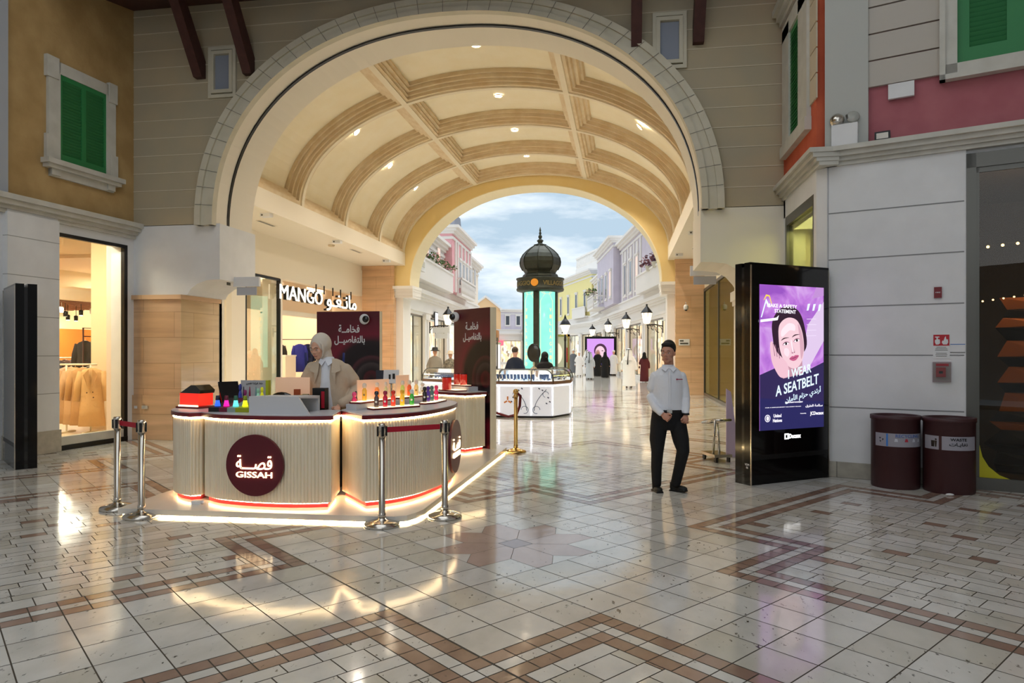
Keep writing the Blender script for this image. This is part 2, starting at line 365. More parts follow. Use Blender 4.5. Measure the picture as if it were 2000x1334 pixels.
def bond(x0, y0, x1, y1, vert):
    # coursed ashlar of mixed lengths, some small brown blocks
    if vert: u0, u1, v0, v1 = y0, y1, x0, x1
    else: u0, u1, v0, v1 = x0, x1, y0, y1
    v = v0; k = 0; hs = (.62, .38, .62, .38)
    while v < v1 - .02:
        h = min(hs[k % 4], v1 - v); u = u0 - rr.uniform(0, 1.0); i = k
        while u < u1 - .01:
            L = (1.0, .62, .8)[i % 3] if h > .5 else (1.24, .6, .6)[i % 3]
            a, b = max(u, u0), min(u + L, u1); brn = h < .5 and L < .7 and rr.random() < .16
            if b - a > .05:
                mi = rr.choice((3, 4)) if brn else rr.choice((0, 1, 1, 2))
                if vert: ftile(v, a, v + h, b, mi)
                else: ftile(a, v, b, v + h, mi)
            u += L; i += 1
        v += h; k += 1
for I in range(-3, 4):
    for J in range(-4, 5):
        ox, oy = 20 * I, 19 * J
        for (a, b, c, d) in ((3, 6, 17, 13), (6, 3, 14, 6), (6, 13, 14, 16)):
            if any(inreg(ox + x, oy + y) for x in (a, c, (a + c) / 2) for y in (b, d, (b + d) / 2)): bond(ox + a, oy + b, ox + c, oy + d, I >= 0)
def rot4(p, k):
    for _ in range(k): p = (-p[1], p[0])
    return p
fpoly([(.33, .33), (-.33, .33), (-.33, -.33), (.33, -.33)], 6)
for k in range(4):
    fpoly([rot4(p, k) for p in ((.33, -.33), (1, -1), (2, -1), (2, -.5), (1.5, 0), (.33, 0))], 5)
    fpoly([rot4(p, k) for p in ((.33, 0), (1.5, 0), (2, .5), (2, 1), (1, 1), (.33, .33))], 5)
    fpoly([rot4(p, k) for p in ((1.5, 0), (2, -.5), (2, .5))], 1)
    fpoly([rot4(p, k) for p in ((1, 1), (2, 1), (2, 2), (1, 2))], k % 2)
def fline(x0, y0, x1, y1, w=.012):
    a, b = Vector(tw(x0, y0)), Vector(tw(x1, y1)); d = (b - a).normalized(); n = Vector((-d.y, d.x)) * w
    fl.add([(a.x - n.x, a.y - n.y, .0006), (b.x - n.x, b.y - n.y, .0006), (b.x + n.x, b.y + n.y, .0006), (a.x + n.x, a.y + n.y, .0006)], [(0, 1, 2, 3)], 8)
fline(-5, -24, -5, 24, .007); fline(5, -24, 5, 40, .006); fline(-34, 5, 34, 5, .006)
fl.add([(-14, -4.5, -.0022), (9, -4.5, -.0022), (9, 29.6, -.0022), (-14, 29.6, -.0022)], [(0, 1, 2, 3)], 7)
fo = fl.build('floor', FM); struct(fo)
stf = stone('street_marble', 'CBC7BC', 'D8D5CC', .66, .09)
struct(MB().box(-40, 29.5, -.2, 14, 130, -.001).build('floor', stf)); struct(MB().box(-22, -6, -.3, 12, 29.5, -.01).build('floor', 'skirt'))

# ---------------------------------------------------------------- the hall: arch wall
def arc(cx, a, sp, rise, n=64, e=2.2):
    o = []
    for i in range(n + 1):
        t = PI * i / n; c, s = math.cos(t), math.sin(t)
        o.append((cx + a * math.copysign(abs(c) ** (2 / e), c) * -1, sp + rise * abs(s) ** (2 / e)))
    return o                      # from left foot to right foot
def archring(mb, ci, co, y0, y1, mi=0, mside=None):
    # solid ring between an inner and an outer curve
    n = len(ci); vs = [(x, y0, z) for x, z in ci] + [(x, y0, z) for x, z in co] + [(x, y1, z) for x, z in ci] + [(x, y1, z) for x, z in co]
    fs = []
    for i in range(n - 1):
        fs += [(i, i + 1, n + i + 1, n + i), (2 * n + i, 3 * n + i, 3 * n + i + 1, 2 * n + i + 1), (i, 2 * n + i, 2 * n + i + 1, i + 1), (n + i, n + i + 1, 3 * n + i + 1, 3 * n + i)]
    fs += [(0, n, 3 * n, 2 * n), (n - 1, 3 * n - 1, 4 * n - 1, 2 * n - 1)]
    return mb.add(vs, fs, mi)
def wall_over_arch(mb, c, x0, x1, ztop, y0, y1, zb, mi=0):
    # wall with an arched hole: ring from the curve up to a straight top, plus the two ends
    top = [(min(max(x, c[0][0]), c[-1][0]), ztop) for x, z in c]
    archring(mb, c, top, y0, y1, mi)
    mb.box(x0, y0, zb, c[0][0], y1, ztop, mi); mb.box(c[-1][0], y0, zb, x1, y1, ztop, mi)
ACX = -3.03; CI = arc(ACX, 4.28, 3.9, 3.49); CO = arc(ACX, 4.58, 3.9, 3.72)
wa = MB(); wall_over_arch(wa, CI, -9.6, 2.9, 9.2, 11.5, 12.7, 3.93)
wa.build('wall_front', 'siding')
wf = bpy.data.objects['wall_front']; struct(wf)
jm = MB()
for k in range(1, 13):
    z = 3.93 + .322 * k
    h = (z - 3.9) / 3.72
    x = 4.58 * (1 - h ** 2.2) ** (1 / 2.2) if h < 1 else 0
    for a, b in ((-9.0, ACX - x - .02), (ACX + x + .02, 2.5)) if x > .1 else ((-9.0, 2.5),): jm.box(a, 11.492, z - .007, b, 11.5, z + .007)
jm.build('siding_joints', 'sidejoint', wf)
ig = MB(); archring(ig, arc(ACX, 4.262, 3.9, 3.472), arc(ACX, 4.29, 3.9, 3.5), 11.47, 12.72); t = ig.build('trim_arch_soffit', 'warmwhite'); struct(t)
ig = MB(); archring(ig, arc(ACX, 4.25, 3.88, 3.46), arc(ACX, 4.27, 3.88, 3.48), 11.84, 11.91); ig.build('shutter_groove', 'black', t)
ig = MB(); archring(ig, CI, CO, 11.40, 11.5); archring(ig, arc(ACX, 4.26, 3.9, 3.47), arc(ACX, 4.36, 3.9, 3.55), 11.36, 11.5); archring(ig, arc(ACX, 4.50, 3.9, 3.65), arc(ACX, 4.61, 3.9, 3.75), 11.36, 11.5)
am = ig.build('trim_arch_moulding', 'archtrim'); struct(am)
jj = MB()
for k in range(1, 40):
    t = PI * k / 40; i = k * 64 / 40; a = int(i); f = i - a
    pi = [CI[a][j] * (1 - f) + CI[min(a + 1, 64)][j] * f for j in (0, 1)]; po = [CO[a][j] * (1 - f) + CO[min(a + 1, 64)][j] * f for j in (0, 1)]
    d = Vector((po[0] - pi[0], po[1] - pi[1])).normalized(); n = Vector((-d.y, d.x)) * .004
    jj.add([(pi[0] - n.x - d.x * .02, 11.354, pi[1] - n.y - d.y * .02), (pi[0] + n.x - d.x * .02, 11.354, pi[1] + n.y - d.y * .02), (po[0] + n.x + d.x * .02, 11.354, po[1] + n.y + d.y * .02), (po[0] - n.x + d.x * .02, 11.354, po[1] - n.y + d.y * .02)], [(0, 1, 2, 3)])
jj.build('voussoir_joints', 'jointdark', am)
# piers under the arch: white haunch on a marble base
def haunch(side):
    if side < 0: P = [(-9.05, 2.66), (-7.86, 2.66), (-7.80, 2.76), (-7.66, 2.86), (-7.46, 2.92), (-7.22, 2.93), (-7.22, 3.94), (-9.05, 3.94)]
    else: P = [(2.9, 2.66), (1.98, 2.66), (1.90, 2.80), (1.78, 2.94), (1.62, 3.03), (1.40, 3.06), (1.22, 3.06), (1.22, 3.94), (2.9, 3.94)]
    return MB().prism(P, 11.5, 12.72, plane='XZ')
struct(haunch(-1).build('wall_pier_left', 'hallwhite')); struct(haunch(1).build('wall_pier_right', 'warmwhite'))
m = MB().box(-9.05, 11.5, 0, -8.0, 12.7, 2.62); m.box(-9.05, 11.46, 0, -8.0, 11.5, .82)
struct(m.build('wall_marble_left', 'marble'))
struct(MB().box(-8.0, 11.5, 0, -7.985, 12.7, 2.62).build('wall_marble_jamb', 'marbley'))
struct(MB().box(-9.05, 11.44, 2.58, -7.95, 12.72, 2.66).build('trim_capping', 'marble'))
m = MB().box(1.92, 11.52, 0, 2.9, 12.7, 2.62); m.box(1.86, 11.46, 2.5, 2.9, 12.72, 2.66).box(1.89, 11.49, 2.42, 2.9, 12.70, 2.5)
struct(m.build('wall_pier_right', 'warmwhite'))
struct(MB().box(-8.12, 12.72, 0, -8.0, 12.82, 3.0).build('trim_black_jamb', 'black'))
# eaves and slanting timber struts
struct(MB().prism([(11.5, 7.92), (9.4, 7.55), (9.4, 7.72), (11.5, 8.15)], -9.6, -5.0, plane='YZ').build('trim_eaves', 'brown'))
struct(MB().prism([(11.5, 7.92), (9.9, 7.75), (9.9, 7.9), (11.5, 8.15)], -5.0, 2.9, plane='YZ').build('trim_eaves', 'brown'))
for x, lb in ((-7.58, 'dark timber strut nearest the mustard wall, slanting up to the eaves'), (-6.62, 'dark timber strut just right of the small framed niche at left'),
              (.20, 'dark timber strut left of the small framed niche above the right of the arch'), (1.18, 'dark timber strut right of the small framed niche above the right of the arch')):
    o = MB().prism([(11.5, 6.57), (11.5, 6.88), (10.72, 8.02), (10.55, 7.85), (11.38, 6.57)], x - .085, x + .085, plane='YZ').build('timber_strut', 'brown')
    tag(o, lb, 'strut', 'timber struts under the eaves')
for x, lb in ((-7.15, 'small white framed niche with grey panel beside the left timber struts'), (.73, 'small white framed niche with grey panel between the right timber struts')):
    r = thing('framed_niche', lb, 'niche', (x, 11.5, 6.66), 0, 'framed niches on the stone wall')
    f = MB()
    for a, b, d in ((.27, .46, .05), (.21, .38, .07)):
        for x0, z0, x1, z1 in ((-a, -b + .06, -a + .06, b - .06), (a - .06, -b + .06, a, b - .06), (-a, b - .06, a, b), (-a, -b, a, -b + .06)): f.box(x0, -d, z0, x1, 0, z1)
    f.build('frame', 'archtrim', r); MB().box(-.15, -.012, -.31, .15, 0, .31).build('panel', mat('blue_grey_panel', '8D93A0', .6), r)

# ---------------------------------------------------------------- left wall of the hall
AL = rad(5.1); LO = Vector((-8.95, 11.5, 0))
LT = Matrix.Translation(LO) @ Matrix(((-math.sin(AL), math.cos(AL), 0, 0), (-math.cos(AL), -math.sin(AL), 0, 0), (0, 0, 1, 0), (0, 0, 0, 1)))   # local x along the wall towards the camera, y into the hall
def LB(): m = MB(); m.T = LT; return m
struct(LB().box(-.3, -.35, 3.9, 16, 0, 11).build('wall_left', 'mustard'))
w = LB(); w.box(-.3, -.35, 3.56, 16, 0, 3.9).box(-.3, -.35, 0, .16, 0, 3.56).box(1.66, -.35, 0, 16, 0, 3.56); w.box(1.64, -.3, 3.5, 2.5, .06, 3.8)
struct(w.build('wall_left_lower', 'hallwhite'))
w = LB().box(1.64, 0, .36, 2.52, .09, 3.72); 
for z in (.93, 1.57, 2.2, 2.82, 3.44): pass
pier = struct(w.build('wall_pilaster', 'hallwhite')); jl = LB()
for z in (.95, 1.55, 2.16, 2.78, 3.36): jl.box(1.638, -.01, z - .006, 2.522, .0915, z + .006)
jl.build('pilaster_joints', mat('grey_wall_joint', 'A5A5A3', .8), pier)
struct(LB().box(1.62, 0, 0, 2.54, .11, .36).build('baseboard_left', 'skirt'))
struct(LB().box(2.5, 0, 3.96, 3.4, .08, 11).build('wall_pilaster_upper', mat('cool_grey_paint', 'A9AEB6', .7)))
c = LB(); 
for z0, z1, d in ((3.70, 3.76, .05), (3.76, 3.82, .09), (3.82, 3.89, .16), (3.89, 3.97, .21)): c.box(-.02, -.02, z0, 12, d, z1)
struct(c.build('trim_cornice_left', 'greytrim'))
# green shuttered window
sh = thing('shuttered_window', 'green louvred shutter window in white stone surround on mustard wall', 'window')
s = LB()
for a, b, c_, d, y in ((.46, 4.74, .66, 6.32, .05), (1.58, 4.74, 1.80, 6.32, .05), (.46, 6.13, 1.80, 6.32, .05), (.44, 6.02, .62, 6.36, .07), (1.62, 6.02, 1.84, 6.36, .07), (.42, 4.70, .56, 5.1, .06), (1.70, 4.70, 1.84, 5.1, .06)): s.box(a, 0, b, c_, y, d)
s.build('surround', 'greytrim', sh); s = LB()
s.box(.36, 0, 4.62, 1.90, .17, 4.70).box(.40, 0, 4.56, 1.86, .12, 4.62).box(.50, 0, 4.46, .66, .08, 4.56).box(1.60, 0, 4.46, 1.76, .08, 4.56).box(.5, 0, 4.44, 1.76, .05, 4.56)
s.build('sill', 'greytrim', sh)
for x0, x1 in ((.66, 1.12), (1.12, 1.58)):
    s = LB(); s.box(x0, 0, 4.84, x0 + .045, .035, 6.05).box(x1 - .045, 0, 4.84, x1, .035, 6.05).box(x0, 0, 4.74, x1, .035, 4.84).box(x0, 0, 6.05, x1, .035, 6.13)
    p = s.build('shutter', 'green', sh); s = LB()
    for k in range(24):
        z = 4.85 + k * .05
        s.obox(((x0 + x1) / 2, .012, z + .025), ((x1 - x0) / 2 - .04, .005, .029), (rad(-30), 0, 0))
    s.build('slats', 'greend', p)
# ---------------------------------------------------------------- right pavilion
AR_ = rad(-22.3); RO = Vector((2.62, 9.5, 0))
RT = Matrix.Translation(RO) @ Euler((0, 0, AR_)).to_matrix().to_4x4()    # local x along the wall, -y into the hall
def RB(): m = MB(); m.T = RT; return m
w = RB().box(0, 0, 0, 1.49, .5, 4.0).box(1.49, .05, 3.95, 9, .5, 4.2); pw = struct(w.build('wall_right', 'hallwhite'))
jl = RB()
for z in (.90, 1.57, 2.19, 2.80, 3.40): jl.box(-.002, -.003, z - .007, 1.47, 0, z + .007)
jl.build('wall_joints', mat('grey_joint', '8C8C8C', .8), pw)
struct(RB().box(-.01, -.03, 0, 1.50, 0, .2).build('baseboard_right', 'skirt'))
c = RB()
for z0, z1, d in ((4.0, 4.05, .04), (4.05, 4.10, .08), (4.10, 4.16, .13), (4.16, 4.22, .18)): c.box(-.03 - d * .3, -d, z0, 9, .3, z1)
struct(c.build('trim_cornice_right', 'greytrim'))
struct(RB().box(0, .02, 4.2, 9, .5, 10.5).build('wall_right_upper', 'pink'))
struct(RB().box(-.04, -.05, 4.22, .46, .5, 10.5).build('wall_corner_pilaster', mat('grey_pilaster', 'B9BAB4', .7, bump=(70, .15, .004))))
s = RB()
for k in range(16): s.box(.46, -.025, 4.94 + k * .335, 1.24, .02, 4.94 + k * .335 + .315)
struct(s.build('trim_siding_right', mat('grey_siding', 'BDB6AC', .7, bump=(70, .15, .004))))
sh = thing('shuttered_window', 'large green shutter with grey stone frame on the rose wall at upper right', 'window')
s = RB(); s.box(1.24, -.09, 4.86, 1.40, .02, 6.9).box(1.24, -.09, 4.86, 3.4, .02, 5.02).box(1.22, -.12, 4.84, 3.42, .0, 4.90).box(1.22, -.12, 4.84, 1.28, 0, 6.9); s.build('surround', 'greytrim', sh)
s = RB(); s.box(1.40, -.03, 5.2, 1.52, .02, 6.9).box(1.88, -.03, 5.2, 2.4, .02, 6.9).box(1.4, -.03, 5.02, 2.4, .02, 5.2).box(1.52, 0, 5.2, 1.88, .02, 6.9); p = s.build('shutter', 'green', sh); s = RB()
for k in range(30): s.obox((1.70, -.01, 5.23 + k * .056), (.18, .005, .034), (rad(28), 0, 0))
s.build('slats', 'greend', p)
# side face towards the arch (runs along Y)
SX = 2.5
w = MB().box(SX, 9.62, 0, 2.66, 9.75, 4.0).prism([(SX, 9.62), (2.60, 9.50), (2.75, 9.62)], 0, 4.0).box(SX, 9.75, 3.72, 2.8, 11.6, 4.0).box(SX, 11.4, 0, 2.8, 11.6, 4.0); struct(w.build('wall_right_return', 'hallwhite'))
c = MB()
for z0, z1, d in ((4.0, 4.05, .04), (4.05, 4.10, .08), (4.10, 4.16, .13), (4.16, 4.22, .18)): c.box(SX - d * .9, 9.36 - d * .3, z0, SX + .2, 11.5, z1)
struct(c.build('trim_cornice_return', 'greytrim'))
struct(MB().box(SX, 9.62, 4.2, 2.8, 11.5, 10.5).build('wall_right_return_upper', 'orange'))
s = MB()
for k in range(16): s.box(SX - .02, 9.56, 4.94 + k * .335, SX, 9.9, 4.94 + k * .335 + .315)
struct(s.build('trim_siding_return', mat('warm_siding', 'C9BBA2', .7)))
sh = thing('shuttered_window', 'narrow green shutter seen edge-on above the bright yellow shopfront', 'window')
s = MB(); s.box(SX - .06, 9.88, 4.68, SX, 10.36, 6.6).box(SX - .06, 10.92, 4.68, SX, 11.35, 6.6).box(SX - .09, 9.86, 4.62, SX, 11.38, 4.80).box(SX - .06, 9.88, 6.42, SX, 11.35, 6.66)
for z0, z1, d in ((6.72, 6.80, .08), (6.80, 6.88, .13), (6.88, 6.98, .19)): s.box(SX - d, 9.8, z0, SX, 11.44, z1)
s.build('surround', 'greytrim', sh); s = MB().box(SX - .03, 10.36, 4.8, SX, 10.92, 6.42); p = s.build('shutter', 'green', sh); s = MB()
for k in range(28): s.obox((SX - .035, 10.64, 4.9 + k * .053), (.003, .22, .026), (0, rad(30), 0))
s.build('slats', 'greend', p)
# rest of the hall behind and above the viewpoint
struct(MB().box(-14, -9, 0, 10, -8.7, 11).build('wall_back', 'hallwhite'))
struct(MB().box(9.5, -9, 0, 9.8, 9, 11).build('wall_far_right', 'hallwhite'))
struct(MB().box(-14, -9, 10.6, 10, 12.9, 10.9).build('ceiling', 'hallwhite'))
struct(MB().box(-13, -9, 0, -12.7, -4, 11).build('wall_far_left', 'hallwhite'))

# ---------------------------------------------------------------- barrel vault with coffers
VCX, VA, VS, VR = -3.57, 5.23, 5.65, 2.95
def vp(t, off): return (VCX - (VA + off) * math.cos(t), VS + (VR + off) * math.sin(t))
def vband(mb, y0, y1, o0, o1, t0=0, t1=PI, n=60, mi=0):
    ci = [vp(t0 + (t1 - t0) * i / n, o0) for i in range(n + 1)]; co = [vp(t0 + (t1 - t0) * i / n, o1) for i in range(n + 1)]
    return archring(mb, ci, co, y0, y1, mi)
v = MB(); vband(v, 12.7, 27.1, .40, .5); va = struct(v.build('ceiling_vault', 'vault', smooth=False))
ribs = MB(); lips = MB()
for y in (14.95, 18.03, 21.1, 24.2, 27.0):
    for w_, a, b in ((.40, .30, .41), (.33, .20, .30), (.24, .12, .20), (.17, .04, .12)): vband(ribs, y - w_, min(y + w_, 27.1), a, b)
    vband(lips, y - .07, min(y + .07, 27.1), 0, .06)
tl = math.acos((VCX + 5.85) / VA); 
for t in (tl, PI - math.acos((-1.5 - VCX) / VA)):
    tt = t
    for w_, a, b in ((.38, .30, .41), (.31, .20, .30), (.22, .12, .20), (.16, .04, .12)): vband(ribs, 12.7, 27.1, a, b, tt - w_ / 5, tt + w_ / 5, 6)
    vband(lips, 12.7, 27.1, 0, .06, tt - .075 / 5, tt + .075 / 5, 3)
for s0, s1 in ((0, 1), (1, 0)):
    for w_, a, b in ((.42, .30, .41), (.33, .20, .30), (.24, .12, .20), (.15, .04, .12)):
        t0, t1 = (0, w_ / 3.4) if s0 == 0 else (PI - w_ / 3.4, PI)
        vband(ribs, 12.7, 27.1, a, b, t0, t1, 4)
ribs.build('coffer_mouldings', 'vaultrib', va); lips.build('coffer_lips', 'vaultlip', va)
struct(MB().box(-10.9, 12.7, 5.15, -8.8, 27.1, 5.66).box(-10.9, 12.7, 5.66, -9.1, 27.1, 6.0).build('ceiling_side_left', 'warmwhite'))
struct(MB().box(1.66, 12.7, 5.15, 3.3, 27.1, 5.66).box(2.0, 12.7, 5.66, 3.3, 27.1, 6.0).build('ceiling_side_right', 'warmwhite'))
# far end wall with the opening to the street
FC = arc(-3.58, 5.02, 4.35, 3.88, e=2.05); fw = MB(); wall_over_arch(fw, FC, -9.3, 1.93, 9.4, 27.1, 28.3, 4.3)
struct(fw.build('wall_far_arch', 'yellowwall'))
fw = MB(); archring(fw, arc(-3.58, 5.0, 4.35, 3.86, e=2.05), arc(-3.58, 5.03, 4.35, 3.89, e=2.05), 27.09, 28.32); struct(fw.build('trim_far_arch_soffit', mat('pale_cream', 'F3E6C2', .7)))
struct(MB().box(-10.6, 27.0, 0, -9.25, 28.3, 5.15).build('wall_marble_end_left', 'marble')); struct(MB().box(1.93, 26.9, 0, 3.0, 28.3, 5.15).build('wall_marble_end_right', 'marble'))
struct(MB().box(-10.62, 26.95, 4.98, -9.22, 27.02, 5.15).box(1.9, 26.85, 4.98, 3.0, 26.92, 5.15).build('trim_marble_capping', 'marble'))
struct(MB().box(-12.5, 27.1, 5.15, -9.3, 28.3, 9.4).box(1.93, 27.1, 5.15, 5, 28.3, 9.4).build('wall_far_upper', 'yellowwall'))
# end caps where the arch meets the street: cornice blocks and white pilasters
for x0, x1, px0, px1 in ((-9.25, -8.5, -9.25, -8.95), (1.42, 1.95, 1.65, 1.95)):
    m = MB()
    for z0, z1, d in ((3.85, 3.95, 0), (3.95, 4.1, .05), (4.1, 4.2, .1), (4.2, 4.32, .16)): m.box(x0 - d * .3, 27.15 - d, z0, x1 + d * .3, 28.3, z1)
    struct(m.build('trim_impost', 'plaintop'))
    struct(MB().box(px0, 27.3, 0, px1, 28.3, 3.9).build('wall_impost_pilaster', 'plaintop'))
# left wall of the passage with the clothing shop
LX = -10.6
struct(MB().box(LX - .25, 12.9, 3.92, LX, 27, 5.2).box(LX - .25, 12.9, 0, LX, 18.15, 3.92).box(LX - .25, 20.16, 0, LX, 20.30, 3.92).box(LX - .6, 20.16, 0, LX - .25, 20.3, 3.92).build('wall_passage_left', 'warmwhite'))
struct(MB().box(LX, 17.1, 0, LX + .06, 17.35, 4.2).build('trim_pilaster_strip', 'vaultlip'))
struct(MB().box(-10.85, 12.74, 0, -8.0, 12.9, 5.2).build('wall_passage_return', 'warmwhite'))
g = thing('shop_window', 'tall black-framed glass window left of the lit sign letters', 'shop window', (LX, 19.17, 0))
MB().box(-.10, -1.02, 0, .01, -.96, 3.9).box(-.10, .94, 0, .01, 1.0, 3.9).box(-.10, -1.02, 3.84, .01, 1.0, 3.9).box(-.1, -1.02, 0, .01, 1.0, .08).build('frame', 'black', g)
MB().box(-.05, -.96, .08, -.042, .94, 3.84).build('pane', 'glass', g)
# shop interior
mi = mat('shop_plaster', 'F1DDC2', .7); 
struct(MB().box(-19, 27.2, 0, LX, 27.4, 4.6).box(-19.2, 16.8, 0, -19, 27.4, 4.6).build('wall_shop_interior', mi))
struct(MB().box(-19, 16.8, 4.2, LX - .1, 27.3, 4.4).build('ceiling_shop', mi)); struct(MB().box(-19, 16.8, .0, LX - .02, 27.4, .02).build('floor_shop', mat('pale_shop_floor', 'E2D6C4', .25)))
struct(MB().box(LX - .75, 20.3, 2.86, LX - .55, 27, 3.02).box(LX - .75, 20.3, 0, LX - .6, 20.45, 2.9).build('trim_shop_lintel', 'warmwhite'))
struct(MB().box(LX - 1.4, 20.3, 3.02, LX - 1.3, 27, 4.2).build('wall_sign_backing', mi))
for x, y in ((-12.6, 18.6), (-12.6, 22.0), (-12.6, 25.5), (-16, 20.5), (-16, 25)):
    light('AREA', 'shop_ceiling_light', (x, y, 4.1), 62, (1, .86, .70), 1.6, 1.6)
sg = thing('shop_sign', 'glowing white MANGO letters with Arabic name above the shop entrance', 'sign', (LX + .12, 23.1, 3.48), rad(90))
wl = emis('white_lit_letter', 'FFF6E4', 1.6); wlb = mat('letter_side', '23201C', .5)
def letters(body, w, h, x, y, d=.12, off=.02, n='letters'):
    text(body, w, h, wlb, sg, (x, .06, y), UP, n + '_return', ext=.055, off=off); return text(body, w, h, wl, sg, (x, -.01, y), UP, n, ext=.012, off=off)
letters('MANGO', 3.05, .46, -1.68, .02, off=.0); letters(ar('مانـغـو'), 2.75, .70, 1.58, -.02, off=.004, n='arabic_letters')
for x in (-.5, .15, .9, 1.6, 2.6): MB().box(x - .012, .05, .2, x + .012, .09, .50).build('hanging_rod', 'black', sg)
def rail(name, label, loc, rz, L, H, m, cols, grp=None, hgt=1.1, cat='clothes rail'):
    t = thing(name, label, cat, loc, rz)
    f = MB().tube([(-L / 2, 0, H), (L / 2, 0, H)], .014)
    for x in (-L / 2 + .15, L / 2 - .15): f.tube([(x, 0, 0), (x, 0, H)], .016); f.box(x - .02, -.25, 0, x + .02, .25, .03)
    f.build('frame', m, t); return t
def garment(label, loc, rz, col, L=1.0, w=.44, grp='clothes on the rails', lapel=None, name='coat', pants=False):
    t = thing(name, label, name if name != 'trousers' else 'trousers', loc, rz, grp)
    mm = mat(name + '_cloth', col, .9, bump=(10, .6, .03))
    if pants:
        b = MB()
        for sx in (-.06, .06): b.tube([(sx, 0, -.04), (sx * 1.1, 0, -L)], [.075, .08], 10, flat=.45)
        b.build('cloth', mm, t)
    else:
        b = MB(); prof = [(.05, 0), (w * .36, -.04), (w * .5, -.10), (w * .47, -.3), (w * .50, -.7 * L), (w * .56, -L)]
        b.lathe([(r_, z) for r_, z in prof][::-1], seg=20, sy=.36); b.build('body', mm, t)
        for sx in (-1, 1): MB().tube([(sx * w * .42, 0, -.07), (sx * w * .54, -.02, -.3), (sx * w * .60, -.04, -.64)], [.06, .065, .05], 10, flat=.7).build('sleeve', mm, t)
        if lapel:
            l = MB()
            for sx in (-1, 1): l.add([(sx * .03, -.10, -.02), (sx * .11, -.115, -.12), (sx * .02, -.155, -.42), (sx * .01, -.15, -.40), (sx * .12, -.13, -.14)], [(0, 1, 2), (1, 4, 2, 3)])
            l.build('lapel', lapel, t)
            bt = MB()
            for bx, bz in ((.05, -.46), (.06, -.56), (-.05, -.47)): bt.ball((bx, -.165, bz), .012, 8, 5)
            bt.build('buttons', 'brown', t)
    MB().tube([(0, 0, .0), (0, 0, .05), (.02, 0, .07)], .004, 6).tube([(-.16, 0, -.05), (0, 0, .01), (.16, 0, -.05)], .009, 6).build('hanger', 'vaultlip', t)
    return t
rail('clothes_rail', 'slim dark clothes rail inside the shop behind the broom handles', (-12.15, 24.3, .02), rad(9), 1.7, 2.08, 'black', [])
garment('royal blue coat hanging inside the lit shop', (-12.02, 24.35, 1.93), rad(20), '2A2F86', 1.05, name='coat')
garment('dark navy coat behind the blue one in the shop', (-11.82, 24.6, 1.93), rad(20), '20243F', 1.0, name='coat')
garment('charcoal garment hanging near the shop door frame', (-12.75, 24.2, 1.93), rad(60), '35322F', .5, name='coat')
tb = thing('display_plinth', 'pale peach display plinth beside the shop entrance', 'plinth', (-12.5, 23.6, .02), 0)
MB().box(-.5, -.4, 0, .5, .4, 1.45).build('body', mi, tb); MB().box(-.52, -.42, 1.45, .52, .42, 1.5).build('top', 'warmwhite', tb)
# glowing mint sheet added as the dome tower's reflection in the shop window
o = MB().box(-.02, -.55, 0, .02, .55, 2.95).build('screen_panel', mat('mint_reflection', '7FBFA8', .15, em='9FD8BE', es=.4)); o.location = (-11.5, 19.1, .02); tag(o, 'pale mint reflection of the dome tower, as a glowing sheet in the window left of the sign', 'panel')
# right wall of the passage
RX = 3.0
struct(MB().box(RX, 12.7, 4.0, RX + .25, 27, 5.2).box(RX, 12.7, 0, RX + .25, 15.0, 4.0).build('wall_passage_right', 'warmwhite'))
struct(MB().box(1.95, 12.7, 2.7, RX, 12.85, 5.2).build('wall_passage_right_return', 'warmwhite'))
g = thing('shop_window', 'greenish glass shopfront beside the marble end pier on the right', 'shop window', (RX, 21, 0))
MB().box(-.03, -6, 3.9, .05, 5.9, 4.0).box(-.03, -6, 0, .05, 5.9, .1).box(-.03, 5.85, 0, .05, 5.9, 4).box(-.02, -6, 0, .05, -5.94, 4).box(-.02, 1.95, .1, .05, 2.0, 3.9).build('frame', 'mullion', g); MB().box(0, -6, .1, .01, 5.85, 3.9).build('pane', 'glassg', g)
yi = mat('yellow_shop_plaster', 'F1DC8E', .7)
struct(MB().box(9, 12.7, 0, 9.2, 28, 4.6).box(RX + .25, 12.7, 0, 9, 12.9, 4.6).box(RX + .25, 27.4, 0, 9, 27.6, 4.6).build('wall_yellow_shop', yi)); struct(MB().box(RX + .1, 12.7, 4.3, 9, 27.6, 4.5).build('ceiling_yellow_shop', yi))
struct(MB().box(RX + .02, 12.7, 0, 9, 27.6, .02).build('floor_yellow_shop', mat('glossy_yellow_floor', 'CDBB84', .12)))
for y in (16, 20, 24.5): light('AREA', 'shop_ceiling_light', (5.2, y, 4.2), 60, (1, .87, .55), 2, 2)
struct(MB().box(4.2, 25.2, 0, 4.4, 27.4, 4.3).box(5.2, 21, 0, 5.3, 22.6, 3.2).build('wall_shop_partition', yi))
c_ = garment('long grey coat hanging in the yellow-lit shop behind the man', (4.3, 24.6, 1.75), rad(40), '77705E', .95, name='coat')
# window of the pavilion side face
g = thing('shop_window', 'narrow yellow-lit shop window above the advertising display', 'shop window', (SX, 10.55, 0))
MB().box(0, -.80, 3.58, .1, .85, 3.72).box(0, .76, 0, .1, .85, 3.6).box(0, -.80, 0, .1, -.74, 3.6).box(0, -.8, 0, .1, .85, .1).build('frame', 'mullion', g); MB().box(.04, -.74, .1, .046, .76, 3.58).build('pane', 'glassg', g)
struct(MB().box(2.9, 9.9, 0, 3.0, 11.4, 4.0).build('wall_curtain', mat('pleated_cream_curtain', 'F0E2A0', .8)))
light('AREA', 'shop_window_light', (2.72, 10.6, 3.5), 14, (1, .9, .5), .3, 1.2)

